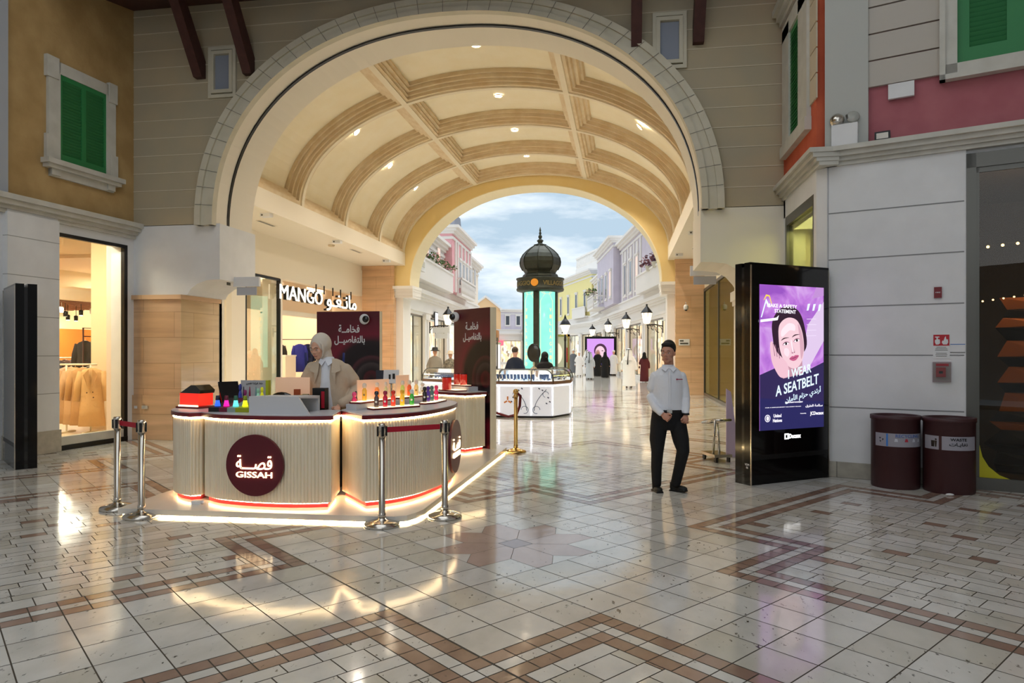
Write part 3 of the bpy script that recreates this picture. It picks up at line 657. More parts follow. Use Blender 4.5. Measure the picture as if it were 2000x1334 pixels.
# ---------------------------------------------------------------- downlights of the vault and small ceiling fittings
dl = thing('downlight', 'first recessed downlight along the crown of the vault', 'downlight', (-3.5, 16.2, 8.95), 0, 'recessed vault downlights')
MB().lathe([(.115, .0), (.115, .03), (.085, .03), (.085, 0)], seg=20, cap=False).build('bezel', 'warmwhite', dl); MB().cyl((0, 0, .012), .085, .01, 20).build('lamp', emis('downlight_lamp', 'FFE9C8', 40), dl)
names = ['second recessed downlight along the crown of the vault', 'third recessed downlight along the crown of the vault', 'farthest recessed downlight on the crown of the vault']
pos = [(-3.55, 19.5), (-3.57, 22.6), (-3.59, 25.6)]
crown = [(-3.5, 16.2)] + pos
for (x, y), n in zip(pos, names): copy_tree(dl, None, (x, y, 8.95), 0, n)
def onvault(x): t = math.acos((VCX - x) / (VA + .4)); return VS + (VR + .4) * math.sin(t)
lefts = [(-7.55, 15.55), (-7.62, 18.75), (-7.75, 22.0), (-7.80, 25.0)]; rights = [(.52, 19.5)]
for i, (x, y) in enumerate(lefts):
    c = copy_tree(dl, None, (x + .10, y, onvault(x) - .09), 0, ('nearest', 'second', 'third', 'farthest')[i] + ' recessed downlight on the left flank of the vault'); c.rotation_euler = (0, rad(-48), 0)
c = copy_tree(dl, None, (.42, 19.5, onvault(.52) - .09), 0, 'only visible downlight on the right flank of the vault'); c.rotation_euler = (0, rad(48), 0)
for x, y in crown: light('SPOT', 'vault_downlight', (x, y, 8.85), 420, (1, .91, .78), .08, spot=rad(125), blend=.8)
for x, y in lefts: light('SPOT', 'vault_downlight', (x + .1, y, onvault(x) - .1), 300, (1, .91, .78), .08, rot=(0, rad(-20), 0), spot=rad(130), blend=.8)
for x, y in [(.45, 16.4), (.45, 19.5), (.5, 22.6), (.5, 25.6)]: light('SPOT', 'vault_downlight', (x - .1, y, onvault(x) - .1), 280, (1, .91, .78), .08, rot=(0, rad(20), 0), spot=rad(130), blend=.8)
def fitting(label, x, y, kind='lamp'):
    t = thing('emergency_light' if kind == 'lamp' else 'air_vent' if kind == 'vent' else 'smoke_detector', label, {'lamp': 'emergency light', 'vent': 'vent', 'smoke': 'smoke detector'}[kind], (x, y, 5.15))
    if kind == 'lamp': MB().box(-.13, -.09, -.09, .13, .09, 0).build('body', 'hallwhite', t); MB().box(-.10, -.095, -.07, -.05, -.088, -.03).build('lens', 'mullion', t)
    elif kind == 'vent':
        MB().box(-.07, -.45, -.015, .07, .45, 0).build('frame', 'warmwhite', t); s = MB()
        for k in range(3): s.box(-.05 + .035 * k, -.42, -.02, -.035 + .035 * k, .42, -.014)
        s.build('slots', 'mullion', t)
    else: MB().lathe([(.02, -.07), (.09, -.06), (.11, -.02), (.11, 0)], seg=18).build('body', 'vaultrib', t)
fitting('white box light on the left side ceiling nearest the arch', -9.0, 16.4); fitting('white box light midway along the left side ceiling', -8.95, 20.7); fitting('white box light at the far end of the left side ceiling', -8.95, 25.3)
fitting('slotted vent in the left side ceiling nearest the arch', -9.65, 17.6, 'vent'); fitting('slotted vent midway along the left side ceiling', -9.2, 22.9, 'vent'); fitting('round tan detector on the left side ceiling', -9.5, 21.5, 'smoke')
fitting('white box light on the right side ceiling', 2.0, 20.8); fitting('square vent in the right side ceiling', 2.35, 23.8, 'vent'); fitting('small box light at the far end of the right side ceiling', 1.95, 25.4)
def hangsign(label, loc, rz, ex=0):
    t = thing('hanging_sign', label, 'sign', loc, rz)
    MB().box(-.26, -.03, -.06, .26, .03, .12).build('casing', 'hallwhite', t); MB().box(-.20, -.008, -.22, .20, .008, -.07).build('panel', mat('grey_sign_panel', 'B7B9C0', .3), t)
    MB().tube([(-.26, 0, .05), (-.36 - ex, 0, .05)], .015).box(-.38 - ex, -.05, -.03, -.36 - ex, .05, .14).build('bracket', 'mullion', t); return t
hangsign('grey two-tier hanging sign on the left pier before the shop', (-6.98, 12.0, 2.9), 0); hangsign('large white hanging sign bracketed from the right pier', (1.45, 12.95, 3.06), rad(180), .12)
t = thing('security_camera', 'white dome camera on the right marble end pier', 'camera', (2.3, 26.85, 3.35)); MB().tube([(0, 0, .12), (0, -.1, .14), (0, -.16, .05), (0, -.16, 0)], .015).build('arm', 'hallwhite', t); MB().lathe([(.03, -.14), (.085, -.12), (.09, 0), (.05, .06)], (0, -.16, 0), 16).build('dome', 'hallwhite', t); MB().ball((0, -.16, -.12), .06).build('lens', 'black', t)
t = thing('notice', 'small white notice on the right marble end pier', 'notice', (2.25, 26.88, 2.0)); MB().box(-.2, -.01, -.12, .2, 0, .12).build('plate', 'hallwhite', t); MB().box(-.15, -.013, -.08, .15, -.01, -.02).box(-.16, -.013, .02, -.02, -.01, .08).build('print', 'mullion', t)

# ---------------------------------------------------------------- perfume kiosk
PODZ = .08
def smooth_path(p, n=10):
    o = []
    for i in range(len(p) - 1):
        p0 = Vector(p[max(i - 1, 0)]); p1 = Vector(p[i]); p2 = Vector(p[i + 1]); p3 = Vector(p[min(i + 2, len(p) - 1)])
        for k in range(n):
            t = k / n; o.append(tuple(.5 * ((2 * p1) + (p2 - p0) * t + (2 * p0 - 5 * p1 + 4 * p2 - p3) * t * t + (3 * p1 - p0 - 3 * p2 + p3) * t ** 3)))
    o.append(tuple(p[-1])); return o
def resample(p, step):
    o = [Vector(p[0])]; acc = 0
    for a, b in zip(p, p[1:]):
        a, b = Vector(a), Vector(b); L = (b - a).length
        if L < 1e-9: continue
        d = (b - a) / L; s = step - acc
        while s <= L: o.append(a + d * s); s += step
        acc = (acc + L) % step
    o.append(Vector(p[-1])); return o
def flutes(p, pitch=.034, amp=.013):
    # half-round flutes standing out on the right-hand side of the path
    q = resample(p, pitch / 8); o = []
    for i, a in enumerate(q):
        d = (q[min(i + 1, len(q) - 1)] - q[max(i - 1, 0)]).normalized(); n = Vector((d.y, -d.x)); s = abs(math.sin(PI * i / 8)); o.append(tuple(a + n * amp * s ** .7))
    return o
def offset(poly, d):
    n = len(poly); o = []
    for i in range(n):
        a, b, c = Vector(poly[i - 1]), Vector(poly[i]), Vector(poly[(i + 1) % n]); e1 = (b - a).normalized(); e2 = (c - b).normalized()
        n1 = Vector((e1.y, -e1.x)); n2 = Vector((e2.y, -e2.x)); m = (n1 + n2); m = m / max(m.length_squared, .35) * 2 * .5 * 2 / 2
        k = (n1 + n2); k = k / max(1 + n1.dot(n2), .35); o.append(tuple(b + k * d))
    return o
pod = thing('kiosk_podium', 'low white marble podium with glowing edge under the perfume kiosk', 'podium')
PP = [(-4.88, 6.05), (-2.24, 6.14), (-2.10, 6.16), (-2.0, 6.22), (-1.95, 6.34), (-1.92, 6.5), (-1.86, 10.95), (-2.3, 11.7), (-5.15, 11.7), (-4.96, 7.1)]
MB().prism(PP, .026, PODZ).build('slab', 'podium', pod)
MB().prism(offset(PP, -.06), 0, .026).build('plinth', 'warmwhite', pod)
PI_ = offset(PP, -.03); st = MB(); st.sheet(PI_[:7], .005, .023); st.build('light_strip', 'led2', pod)
redk = mat('coral_kick_panel', 'D8404A', .4)
def counter(label, front, back, name='display_counter'):
    # front: open path (room side on its right hand); back: closing points
    t = thing(name, label, 'counter', (0, 0, 0), 0, 'counters of the perfume kiosk')
    fp = front; full = fp + back
    MB().prism(flutes(fp) + back, .13, .935).build('fluted_body', 'flute', t)
    MB().prism(offset(full, -.03), PODZ, .13).build('kick_panel', redk, t)
    ex = offset(full, .035); MB().prism(ex, .945, .982).build('worktop_edge', 'burg', t); MB().prism(offset(full, .028), .982, .990).build('worktop', 'ctop', t)
    nf = len(fp); s1 = MB(); o1 = offset(full, .016); s1.sheet(o1[:nf], .922, .940); s1.build('upper_light_strip', 'led', t); MB().sheet(offset(full, -.027)[:nf], .116, .128).build('lower_light_strip', 'led', t)
    return t
MF = smooth_path([(-4.26, 6.53), (-4.05, 6.41), (-3.80, 6.345), (-3.55, 6.315), (-3.28, 6.315), (-3.04, 6.35), (-2.85, 6.42)], 6) + [(-3.0, 6.98)]
cm = counter('curved fluted counter with round burgundy GISSAH disc, front centre', MF, [(-3.2, 6.92), (-3.6, 6.86), (-4.05, 6.92), (-4.30, 7.02)])
RF = [(-2.96, 6.99), (-2.53, 6.50)] + smooth_path([(-2.53, 6.50), (-2.30, 6.68), (-2.13, 6.98), (-2.03, 7.40), (-2.00, 7.85), (-2.06, 8.30), (-2.18, 8.55)], 6)[1:]
crr = counter('fluted counter right of the centre one, bulging towards the aisle', RF, [(-2.4, 8.7), (-2.75, 8.9), (-2.92, 8.3), (-3.0, 7.5)])
LF = smooth_path([(-4.92, 7.30), (-4.88, 6.98), (-4.76, 6.74), (-4.58, 6.57), (-4.40, 6.49)], 6) + [(-4.31, 6.56)]
cl = counter('small rounded fluted counter at the left end of the kiosk', LF, [(-4.36, 7.1), (-4.5, 7.5), (-4.85, 7.55)])
BF = [(-3.0, 10.72), (-2.62, 10.46), (-2.40, 10.33), (-2.17, 10.70)]
cb = counter('rear fluted counter with red jars beside the right burgundy panel', BF, [(-2.30, 10.85), (-2.85, 11.3), (-3.2, 11.1)])
def logo_disc(parent, loc, rz, r):
    d = MB(); d.lathe([(r, -.015), (r, .015)], seg=56, sm=False); o = d.build('logo_disc', 'burgd', parent); o.location = loc; o.rotation_euler = (rad(90), 0, rz)
    R = Euler((0, 0, rz)).to_matrix()
    def put(off): return tuple(Vector(loc) + R @ Vector(off))
    text('GISSAH', r * 1.26, r * .19, 'ledletter', parent, put((0, -.022, -r * .30)), (rad(90), 0, rz), 'lettering', .006, .0)
    text(ar('قصـــة'), r * 1.25, r * .46, 'ledletter', parent, put((0, -.022, r * .10)), (rad(90), 0, rz), 'arabic_lettering', .006, .0)
logo_disc(cm, (-3.56, 6.27, .50), 0, .30)
logo_disc(crr, (-1.965, 7.93, .50), rad(92), .31)
# white slanting shelf on the counter
o = MB(); o.prism([(-3.70, .99), (-3.06, .99), (-3.17, 1.15), (-3.70, 1.15)], 6.40, 6.43, plane='XZ'); o.prism([(6.40, 1.15), (6.85, 1.12), (6.85, .99), (6.88, .99), (6.88, 1.15), (6.40, 1.165)], -3.70, -3.17, plane='YZ')
tag(o.build('till_screen', mat('matt_white_board', 'CFCFD2', .6)), 'plain white raised till cover on the centre counter before the woman', 'till cover')

# backlit perfume posters
def perfume_panel(label, loc, rz, w, h):
    t = thing('poster_panel', label, 'poster panel', loc, rz)
    m = mat('burgundy_print', '5E1420', .35); n = m.node_tree; b = n.nodes['Principled BSDF']
    tcn = n.nodes.new('ShaderNodeTexCoord'); mpn = n.nodes.new('ShaderNodeMapping'); mpn.inputs['Location'].default_value = (-.40, 0, -1.10)
    vl = n.nodes.new('ShaderNodeVectorMath'); vl.operation = 'LENGTH'; r = n.nodes.new('ShaderNodeValToRGB'); r.color_ramp.elements[0].position = 0; r.color_ramp.elements[0].color = lin('0D0709')
    for p, c in ((.12, '4A0C18'), (.15, '120A0C'), (.25, '3E3234'), (.28, '140A0C'), (.36, '4A2028'), (.39, '160A0D'), (.52, '180B0E'), (.60, '201014'), (.72, '74142A')):
        e_ = r.color_ramp.elements.new(p); e_.color = lin(c)
    r.color_ramp.elements[-1].position = 1; r.color_ramp.elements[-1].color = lin('56141F')
    n.links.new(tcn.outputs['Object'], mpn.inputs[0]); n.links.new(mpn.outputs[0], vl.inputs[0]); n.links.new(vl.outputs['Value'], r.inputs[0]); n.links.new(r.outputs[0], b.inputs['Base Color'])
    MB().box(-w / 2, -.01, 0, w / 2, 0, h).build('print', m, t); MB().box(-w / 2 - .0, 0, 0, w / 2 + .0, .12, h).build('board', 'flute', t)
    text(ar('فخامــة'), .36, .13, 'hallwhite', t, (.0 * w + .02, -.012, h - .28), UP, 'lettering', .002, .02); text(ar('بالتفاصيــل'), .52, .15, 'hallwhite', t, (.03, -.012, h - .47), UP, 'lettering', .002, .02)
    return t
perfume_panel('burgundy poster panel behind the woman in beige headscarf', (-4.42, 10.65, PODZ), 0, 1.07, 2.19)
pb = perfume_panel('burgundy poster panel at the right end of the kiosk with cream edge', (-2.46, 11.06, PODZ), math.atan2(-.70, .76), 1.02, 2.24)
t = thing('domed_camera', 'round white and black camera on top corner of the left poster panel', 'camera', (-4.12, 10.62, 2.14)); MB().ball((0, -.03, 0), .085, sc=(1, .5, 1)).build('shell', 'hallwhite', t); MB().ball((.03, -.06, 0), .055, sc=(1, .5, 1)).build('lens', 'screenblack', t)
t = thing('domed_camera', 'round white and black camera on top corner of the right poster panel', 'camera', (-2.80, 11.30, 2.20)); MB().ball((0, -.03, 0), .085, sc=(1, .5, 1)).build('shell', 'hallwhite', t); MB().ball((-.03, -.06, 0), .055, sc=(1, .5, 1)).build('lens', 'screenblack', t)

# bottles, trays and small goods
BG = 'perfume bottles on the kiosk counters'
def bottle(label, loc, col, cap=None, h=.165, r=.026, clear=False, es=.25):
    t = thing('perfume_bottle', label, 'bottle', loc, 0, BG)
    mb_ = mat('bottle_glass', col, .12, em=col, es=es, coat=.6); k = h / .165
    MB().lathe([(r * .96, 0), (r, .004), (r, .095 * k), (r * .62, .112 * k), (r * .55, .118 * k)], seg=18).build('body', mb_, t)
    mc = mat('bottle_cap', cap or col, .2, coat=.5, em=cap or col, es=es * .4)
    MB().lathe([(r * .55, .118 * k), (r * .85, .128 * k), (r * .92, .143 * k), (r * .78, .158 * k), (r * .3, h)], seg=18).build('cap', mc, t)
    o = MB(); o.lathe([(r * .46, 0), (r * .46, .002)], seg=16, sm=False); o = o.build('emblem', 'hallwhite' if not clear else 'gold', t); o.rotation_euler = (rad(90), 0, rad(12)); o.location = (.2 * r, -r * .98, .055 * k)
    return t
def tray(label, pts, z, th=.018):
    t = thing('display_tray', label, 'tray', (0, 0, 0), 0, 'lit burgundy trays')
    MB().prism(pts, z, z + th).build('base', 'burg', t); MB().prism(offset(pts, -.010), z + th, z + th + .004).build('lit_top', emis('warm_tray_light', 'FFE0B0', 1.6), t)
tray('lit burgundy tray with five bottles at the front of the right counter', [(-2.70, 7.06), (-2.62, 6.98), (-2.26, 7.50), (-2.29, 7.60), (-2.36, 7.66), (-2.76, 7.14)], .99)
for lb, x, y, c, cp in (('smoky dark bottle with black cap, leftmost on the front tray', -2.64, 7.14, '4A3A38', '1B2530'), ('crimson bottle with magenta cap, second on the front tray', -2.57, 7.22, 'B30A2E', '8C0F38'),
                        ('orange-red bottle, third on the front tray', -2.51, 7.31, 'E8402A', 'C22818'), ('bright yellow bottle, fourth on the front tray', -2.44, 7.41, 'F3B92A', 'D9A61E'), ('clear green bottle, rightmost on the front tray', -2.37, 7.54, '2F9A35', 'B8BEC4')):
    bottle(lb, (x, y, 1.012), c, cp, .175)
tray('small lit burgundy tray with four bottles at the right end of the counter', [(-2.38, 7.86), (-2.30, 7.84), (-2.22, 8.0), (-2.20, 8.45), (-2.28, 8.56), (-2.42, 8.5)], .99)
for lb, x, y, c in (('black bottle on the small right tray', -2.34, 7.95, '1C1416'), ('violet bottle on the small right tray', -2.33, 8.06, '4C2C86'), ('grey-green bottle on the small right tray', -2.32, 8.19, '47635E'), ('hot pink bottle on the small right tray', -2.30, 8.32, 'E2265E')):
    bottle(lb, (x, y, 1.012), c, None, .185)
tag(MB().prism([(-2.92, 6.98), (-2.78, 6.92), (-2.42, 8.35), (-2.56, 8.5), (-2.70, 8.3)], .99, 1.055).build('display_riser', 'ctop'), 'white riser under the rear row of perfume bottles', 'riser')
tray('long lit tray on the white riser with the first three tall amber bottles', [(-2.90, 7.02), (-2.76, 6.98), (-2.60, 7.66), (-2.74, 7.74)], 1.055)
tray('long lit tray on the white riser with the farther tall bottles', [(-2.70, 7.84), (-2.58, 7.78), (-2.44, 8.34), (-2.56, 8.42)], 1.055)
def backboard(label, a, b, z0, z1, m):
    n = (Vector(b) - Vector(a)).normalized(); p = Vector((-n.y, n.x)) * .012
    o = MB().prism([a, b, (b[0] + p.x, b[1] + p.y), (a[0] + p.x, a[1] + p.y)], z0, z1).build('back_board', m); tag(o, label, 'board', 'peach display boards'); return o
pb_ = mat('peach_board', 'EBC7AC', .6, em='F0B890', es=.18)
backboard('peach board behind three amber bottles', (-2.88, 7.20), (-2.66, 7.60), 1.075, 1.30, pb_)
backboard('peach board right of the marble end pier, behind the farther bottles', (-2.68, 7.92), (-2.60, 8.16), 1.075, 1.33, pb_)
for lb, x, y, c in (('tall amber bottle, left of three before the first peach board', -2.80, 7.20, 'E8A838'), ('tall orange bottle, centre of three before the first peach board', -2.73, 7.40, 'EE8434'), ('tall pale green bottle, right of three before the first peach board', -2.69, 7.56, 'C6BC84'),
                    ('tall lime bottle before the second peach board', -2.61, 7.94, 'C9CB5E'), ('tall deep orange bottle before the second peach board', -2.57, 8.08, 'E0561C'), ('tall honey bottle right of the second peach board', -2.52, 8.20, 'F0C878'), ('small clear bottle at the far end of the rear tray', -2.47, 8.30, 'D8D2C8')):
    bottle(lb, (x, y, 1.078), c, 'D9C9B6', .19 if 'small' not in lb else .15, .026, True, .2)
bottle('pink bottle standing by the woman\'s sleeve', (-2.86, 7.06, .99), 'D6285A', 'E84A78', .19)
bottle('dark maroon bottle behind the pink one by the woman\'s sleeve', (-2.90, 7.22, .99), '3A0F1C', '1C0A10', .19)
# rear counter goods
def jar(label, loc, col, h=.19, r=.075):
    t = thing('red_jar', label, 'jar', loc, 0, 'red glass jars'); m = mat('red_jar_glass', col, .15, em='FF3A20', es=.22, coat=.6)
    MB().lathe([(r, 0), (r, h * .9), (r * .96, h)], seg=24).build('body', m, t); MB().lathe([(r * .55, .0), (r * .55, h * .55)], (0, 0, .006), 16).build('candle', emis('glowing_core', 'FF5030', .8), t); MB().cyl((0, 0, h), r * .97, .012, 24).build('lid', 'burgd', t)
tray('lit tray with a red jar on the rear counter', [(-2.95, 10.82), (-2.60, 10.56), (-2.45, 10.70), (-2.70, 10.98)], .99); jar('large red jar on the rear counter nearest the couple', (-2.79, 10.72, 1.012), '8E1420')
tag(MB().prism([(-2.78, 11.0), (-2.42, 10.66), (-2.30, 10.80), (-2.72, 11.2)], .99, 1.06).build('display_riser', 'ctop'), 'white riser on the rear counter against the poster panel', 'riser')
tray('lit tray with red jars on the riser of the rear counter', [(-2.80, 11.04), (-2.50, 10.75), (-2.40, 10.82), (-2.70, 11.14)], 1.06); jar('red jar on the riser against the right poster panel', (-2.56, 10.90, 1.082), '8E1420', .17, .06); jar('dark red glass bottle left of the jar on the rear riser', (-2.70, 11.02, 1.082), '5A1018', .17, .05)
# left counter goods
rb = thing('red_box', 'glowing red box with black lid on the left end counter', 'box', (-4.68, 7.02, .99), rad(-15)); MB().box(-.15, -.10, .03, .13, .10, .165).build('body', mat('glowing_red', 'E02A22', .3, em='FF3020', es=.55), rb)
MB().prism([(-.15, .165), (.15, .165), (.16, .20), (.08, .255), (.02, .255)], -.10, .10, plane='XZ').build('lid', 'screenblack', rb); MB().box(-.18, -.13, 0, .16, .12, .02).build('tray', 'burg', rb); MB().box(-.15, -.12, .02, .13, -.10, .035).build('light_strip', emis('tray_strip', 'FFE0B0', 3), rb)
tb = thing('tablet_stand', 'black tablet tilted back on the left end counter', 'tablet', (-4.30, 7.05, .99), rad(55)); o = MB().obox((0, 0, .15), (.11, .008, .15), (rad(-24), 0, 0)).build('screen', 'screenblack', tb); MB().obox((0, .012, .15), (.10, .002, .13), (rad(-24), 0, 0)).build('display', emis('tablet_glow', 'F0C890', .9), tb); MB().box(-.06, 0, 0, .06, .14, .012).build('foot', 'black', tb)
cs = thing('colour_stand', 'stepped stand striped black, maroon, grey-green and lime', 'display stand', (0, 0, .99))
for x0, x1, c in ((-4.24, -4.12, '1C1718'), (-4.12, -4.03, '6E1C34'), (-4.03, -3.94, '8FA49C'), (-3.94, -3.72, '9DA61E')):
    MB().prism([(6.55, 0), (6.95, 0), (6.95, .12), (6.72, .06), (6.55, .045)], x0, x1, plane='YZ').build('stripe', mat('stand_paint', c, .5), cs)
for lb, x, c in (('small bottle with blue glowing foot, first on the striped stand', -4.18, '2C58C8'), ('small bottle with magenta glowing foot, second on the striped stand', -4.08, 'D81E90'), ('small bottle with aqua glowing foot, third on the striped stand', -3.975, '58D8D0'), ('small bottle with yellow glowing foot, fourth on the striped stand', -3.87, 'E8E020')):
    t = thing('tester_bottle', lb, 'bottle', (x, 6.62, 1.045), 0, 'testers on the striped stand'); MB().lathe([(.030, 0), (.020, .05), (.019, .062)], seg=14).build('glowing_base', mat('tester_glow', c, .3, em=c, es=1.2), t); MB().lathe([(.021, .062), (.021, .07), (.017, .11)], seg=14).build('cap', mat('tester_cap', {'2C58C8': '15203A', 'D81E90': '6E1030', '58D8D0': '2F6E58', 'E8E020': '8C9A10'}[c], .4), t)
for lb, x, y, c, h in (('tall violet bottle behind the striped stand', -4.05, 6.93, '7A1E5C', .20), ('tall navy bottle behind the striped stand', -4.14, 6.98, '24307E', .26), ('tall mint bottle behind the striped stand', -3.86, 6.86, '86B8A0', .17), ('tall lime-yellow bottle beside the white till cover', -3.755, 6.75, 'D8D41C', .19)):
    bottle(lb, (x, y, 1.05 if y < 6.9 else 1.0), c, None, h, .018)
sg2 = thing('display_card', 'grey display card with four printed slim bottles and Arabic heading', 'card', (-3.98, 7.0, .99), rad(3))
MB().box(-.16, 0, 0, .135, .012, .31).build('card', mat('grey_card', 'B9B7BA', .6), sg2); MB().box(.135, -.02, 0, .165, .04, .31).build('lime_edge', mat('lime_card', 'B4BC20', .6), sg2)
text(ar('خط فرادا نفس'), .19, .03, 'black', sg2, (0, -.004, .275), UP, 'lettering', .001, .01)
for x, c in ((-.125, '2A1E22'), (-.055, 'A01848'), (.015, '7FA4A8'), (.09, 'C8C430')): MB().prism([(x - .011, .03), (x + .011, .03), (x + .009, .17), (x + .003, .24), (x - .003, .24), (x - .009, .17)], 0, -.003, plane='XZ').build('printed_bottle', mat('printed_ink', c, .6), sg2)
bd = MB().box(-.2, 0, 0, .2, .012, .34).build('back_board', pb_); bd.location = (-3.60, 7.12, .99); tag(bd, 'peach display board between the grey card and the woman', 'board', 'peach display boards')
t = thing('pouch', 'black pouch lying behind the white till cover', 'pouch', (-3.62, 6.92, .985)); o = MB().ball((0, 0, .10), .10, sc=(1.5, .5, .95)).build('body', 'screenblack', t)
for i, (x, c, z) in enumerate(((-3.50, 'B8562C', .22), (-3.45, 'D8A82C', .16), (-3.40, 'C8B088', .17), (-3.33, '9A6A50', .16))):
    o = MB().box(-.03, -.02, 0, .03, .02, z).build('gift_box', mat('gift_card', c, .5)); o.location = (x, 7.03, .985); tag(o, ('brick-red', 'mustard', 'beige', 'brown')[i] + ' small box in the row behind the pouch', 'box', 'small boxes behind the pouch')
o = MB().box(-.07, -.05, 0, .07, .05, .235).build('gift_bag', 'black'); o.location = (-3.24, 7.05, .985) ; tag(o, 'black gift bag with red side standing left of the woman', 'bag'); MB().box(.03, -.052, .02, .068, -.05, .20).build('red_side', 'red', o)
t = thing('card_terminal', 'small grey and white printed notice stand right of the woman', 'notice', (-2.98, 8.6, .99), rad(10)); MB().obox((0, 0, .30), (.10, .006, .09), (rad(-15), 0, 0)).build('card', 'hallwhite', t); MB().box(-.03, -.015, .26, -.005, -.009, .33).box(.02, -.02, .27, .05, -.012, .34).build('print', 'black', t); MB().tube([(0, .02, 0), (0, .02, .28)], .012).build('stem', 'chrome', t)
t = thing('monitor', 'dark screen at the woman\'s elbow in front of the left poster panel', 'monitor', (-3.12, 8.7, .99), rad(10)); MB().box(-.10, 0, .2, .10, .02, .38).build('screen', mat('slate_screen', '3A3F4C', .2), t); MB().box(-.02, 0, 0, .02, .02, .2).build('stand', 'black', t)
c0 = thing('power_adapter', 'small white adapter lying on the podium before the left counter', 'adapter', (-4.24, 6.36, PODZ)); MB().box(-.05, -.025, 0, .05, .025, .03).ball((.06, 0, .018), .018).build('body', 'hallwhite', c0)
t = thing('swivel_chair', 'black chair back seen between the broom and the woman', 'chair', (-3.78, 8.3, PODZ), rad(20))
MB().box(-.22, 0, .62, .22, .05, 1.12).build('backrest', 'trouser', t).modifiers.new('b', 'BEVEL').width = .05
MB().box(-.23, -.42, .45, .23, .02, .52).build('seat', 'trouser', t); MB().tube([(0, -.2, .08), (0, -.2, .45)], .03).build('post', 'black', t); MB().tube([(0, .03, .48), (0, .05, .7)], .025).build('back_stem', 'black', t)
b = MB()
for k in range(5): a = k * 2 * PI / 5; b.tube([(0, -.2, .08), (.26 * math.cos(a), -.2 + .26 * math.sin(a), .03)], [.025, .015])
b.build('base', 'black', t)
def mop(label, x, y, rz, tilt):
    t = thing('broom', label, 'broom', (x, y, PODZ), rz); MB().tube([(0, 0, .05), (tilt, 0, 1.30)], .013).build('shaft', 'chrome', t); MB().tube([(tilt, 0, 1.30), (tilt * 1.12, 0, 1.52)], .017).build('grip', mat('blue_grip', '1C2A6C', .5), t); MB().box(-.15, -.04, 0, .15, .04, .06).build('head', 'black', t)
mop('broom with dark blue grip leaning left of the woman', -4.25, 8.9, 0, -.05); mop('second broom with blue grip close to the left poster panel', -3.98, 9.3, 0, .05)

# ---------------------------------------------------------------- stanchions
def stanchion(label, x, y, m='chrome', belt=True):
    t = thing('stanchion', label, 'stanchion', (x, y, 0), 0, 'queue stanchions')
    MB().lathe([(.165, 0), (.168, .008), (.160, .03), (.10, .05), (.045, .062), (.038, .075)], seg=36).build('base', m, t)
    MB().lathe([(.036, .05), (.036, .12), (.031, .125), (.031, .90)], seg=20).build('post', m, t)
    if belt:
        MB().lathe([(.038, .82), (.038, .93), (.034, .945)], seg=20).build('head', m, t); k = MB()
        for a in range(4): k.obox((.037 * math.cos(a * PI / 2 + .5), .037 * math.sin(a * PI / 2 + .5), .875), (.010, .012, .045), (0, 0, a * PI / 2 + .5))
        k.build('belt_slots', 'black', t)
    else: MB().lathe([(.036, .88), (.045, .90), (.03, .92), (.03, .94)], seg=18).ball((0, 0, .975), .045).build('finial', m, t)
    return t
S1, S2, S3, S4 = (-5.12, 6.34), (-4.64, 6.07), (-2.21, 6.12), (-1.72, 6.53)
stanchion('steel post left behind, first of the pair at the left podium corner', *S1); stanchion('steel post right in front, second of the pair at the left podium corner', *S2)
stanchion('steel post with red belt at the front corner of the podium', *S3); stanchion('steel post with red belt at the right side of the podium', *S4); stanchion('brass-coloured rope post with ball top at the far podium corner', -1.72, 11.0, 'gold', False)
def belt(label, a, b, z=.885):
    d = (Vector(b) - Vector(a)).normalized() * .05; p = Vector((-d.y, d.x)) * .04
    o = MB().prism([(a[0] + d.x, a[1] + d.y), (b[0] - d.x, b[1] - d.y), (b[0] - d.x + p.x, b[1] - d.y + p.y), (a[0] + d.x + p.x, a[1] + d.y + p.y)], z - .025, z + .025).build('barrier_belt', 'red'); tag(o, label, 'belt', 'red barrier belts')
belt('short red belt between the two posts at the left podium corner', S1, S2); belt('red belt stretched before the logo-disc end of the right counter', S3, S4)
o = MB().tube([(-1.74, 11.0, .93), (-1.70, 11.02, .95), (-1.66, 11.1, .90), (-1.70, 11.3, .72), (-1.80, 11.6, .55), (-2.0, 11.95, .48), (-2.3, 12.3, .52), (-2.6, 12.6, .7)], .022, 10).build('velvet_rope', 'rope'); tag(o, 'sagging dark red velvet rope running behind the right poster panel', 'rope')

# ---------------------------------------------------------------- advertising displays
def display_case(label, loc, rz, w=1.34, h=2.69, dpt=.25):
    t = thing('advertising_display', label, 'advertising display', loc, rz)
    MB().box(0, 0, .0, w, .10, h).build('front_case', 'display', t); MB().box(.0, .10, 0, w, .14, h - .05).build('spine', 'screenblack', t); MB().box(0, .14, 0, w, dpt, h).build('rear_case', 'display', t)
    MB().box(0, -.012, .0, .012, 0, h - .03).box(w - .012, -.012, 0, w, 0, h - .03).build('edge_trim', 'chrome', t); MB().box(.012, -.006, .36, w - .012, 0, h - .03).build('glass_front', 'screenblack', t); MB().box(.0, -.004, .30, w, -.002, .36).build('base_seam', 'black', t)
    text('VDM\n06', .07, .06, 'hallwhite', t, (-.004, .05, .23), (rad(90), 0, rad(-90)), 'lettering', .001)
    return t
DR = display_case('tall black advertising display with purple portrait screen', (1.50, 8.66, 0), math.atan2(.76, 1.09))
def ES(n, c, s=1.0): return emis('screen_' + n, c, s)
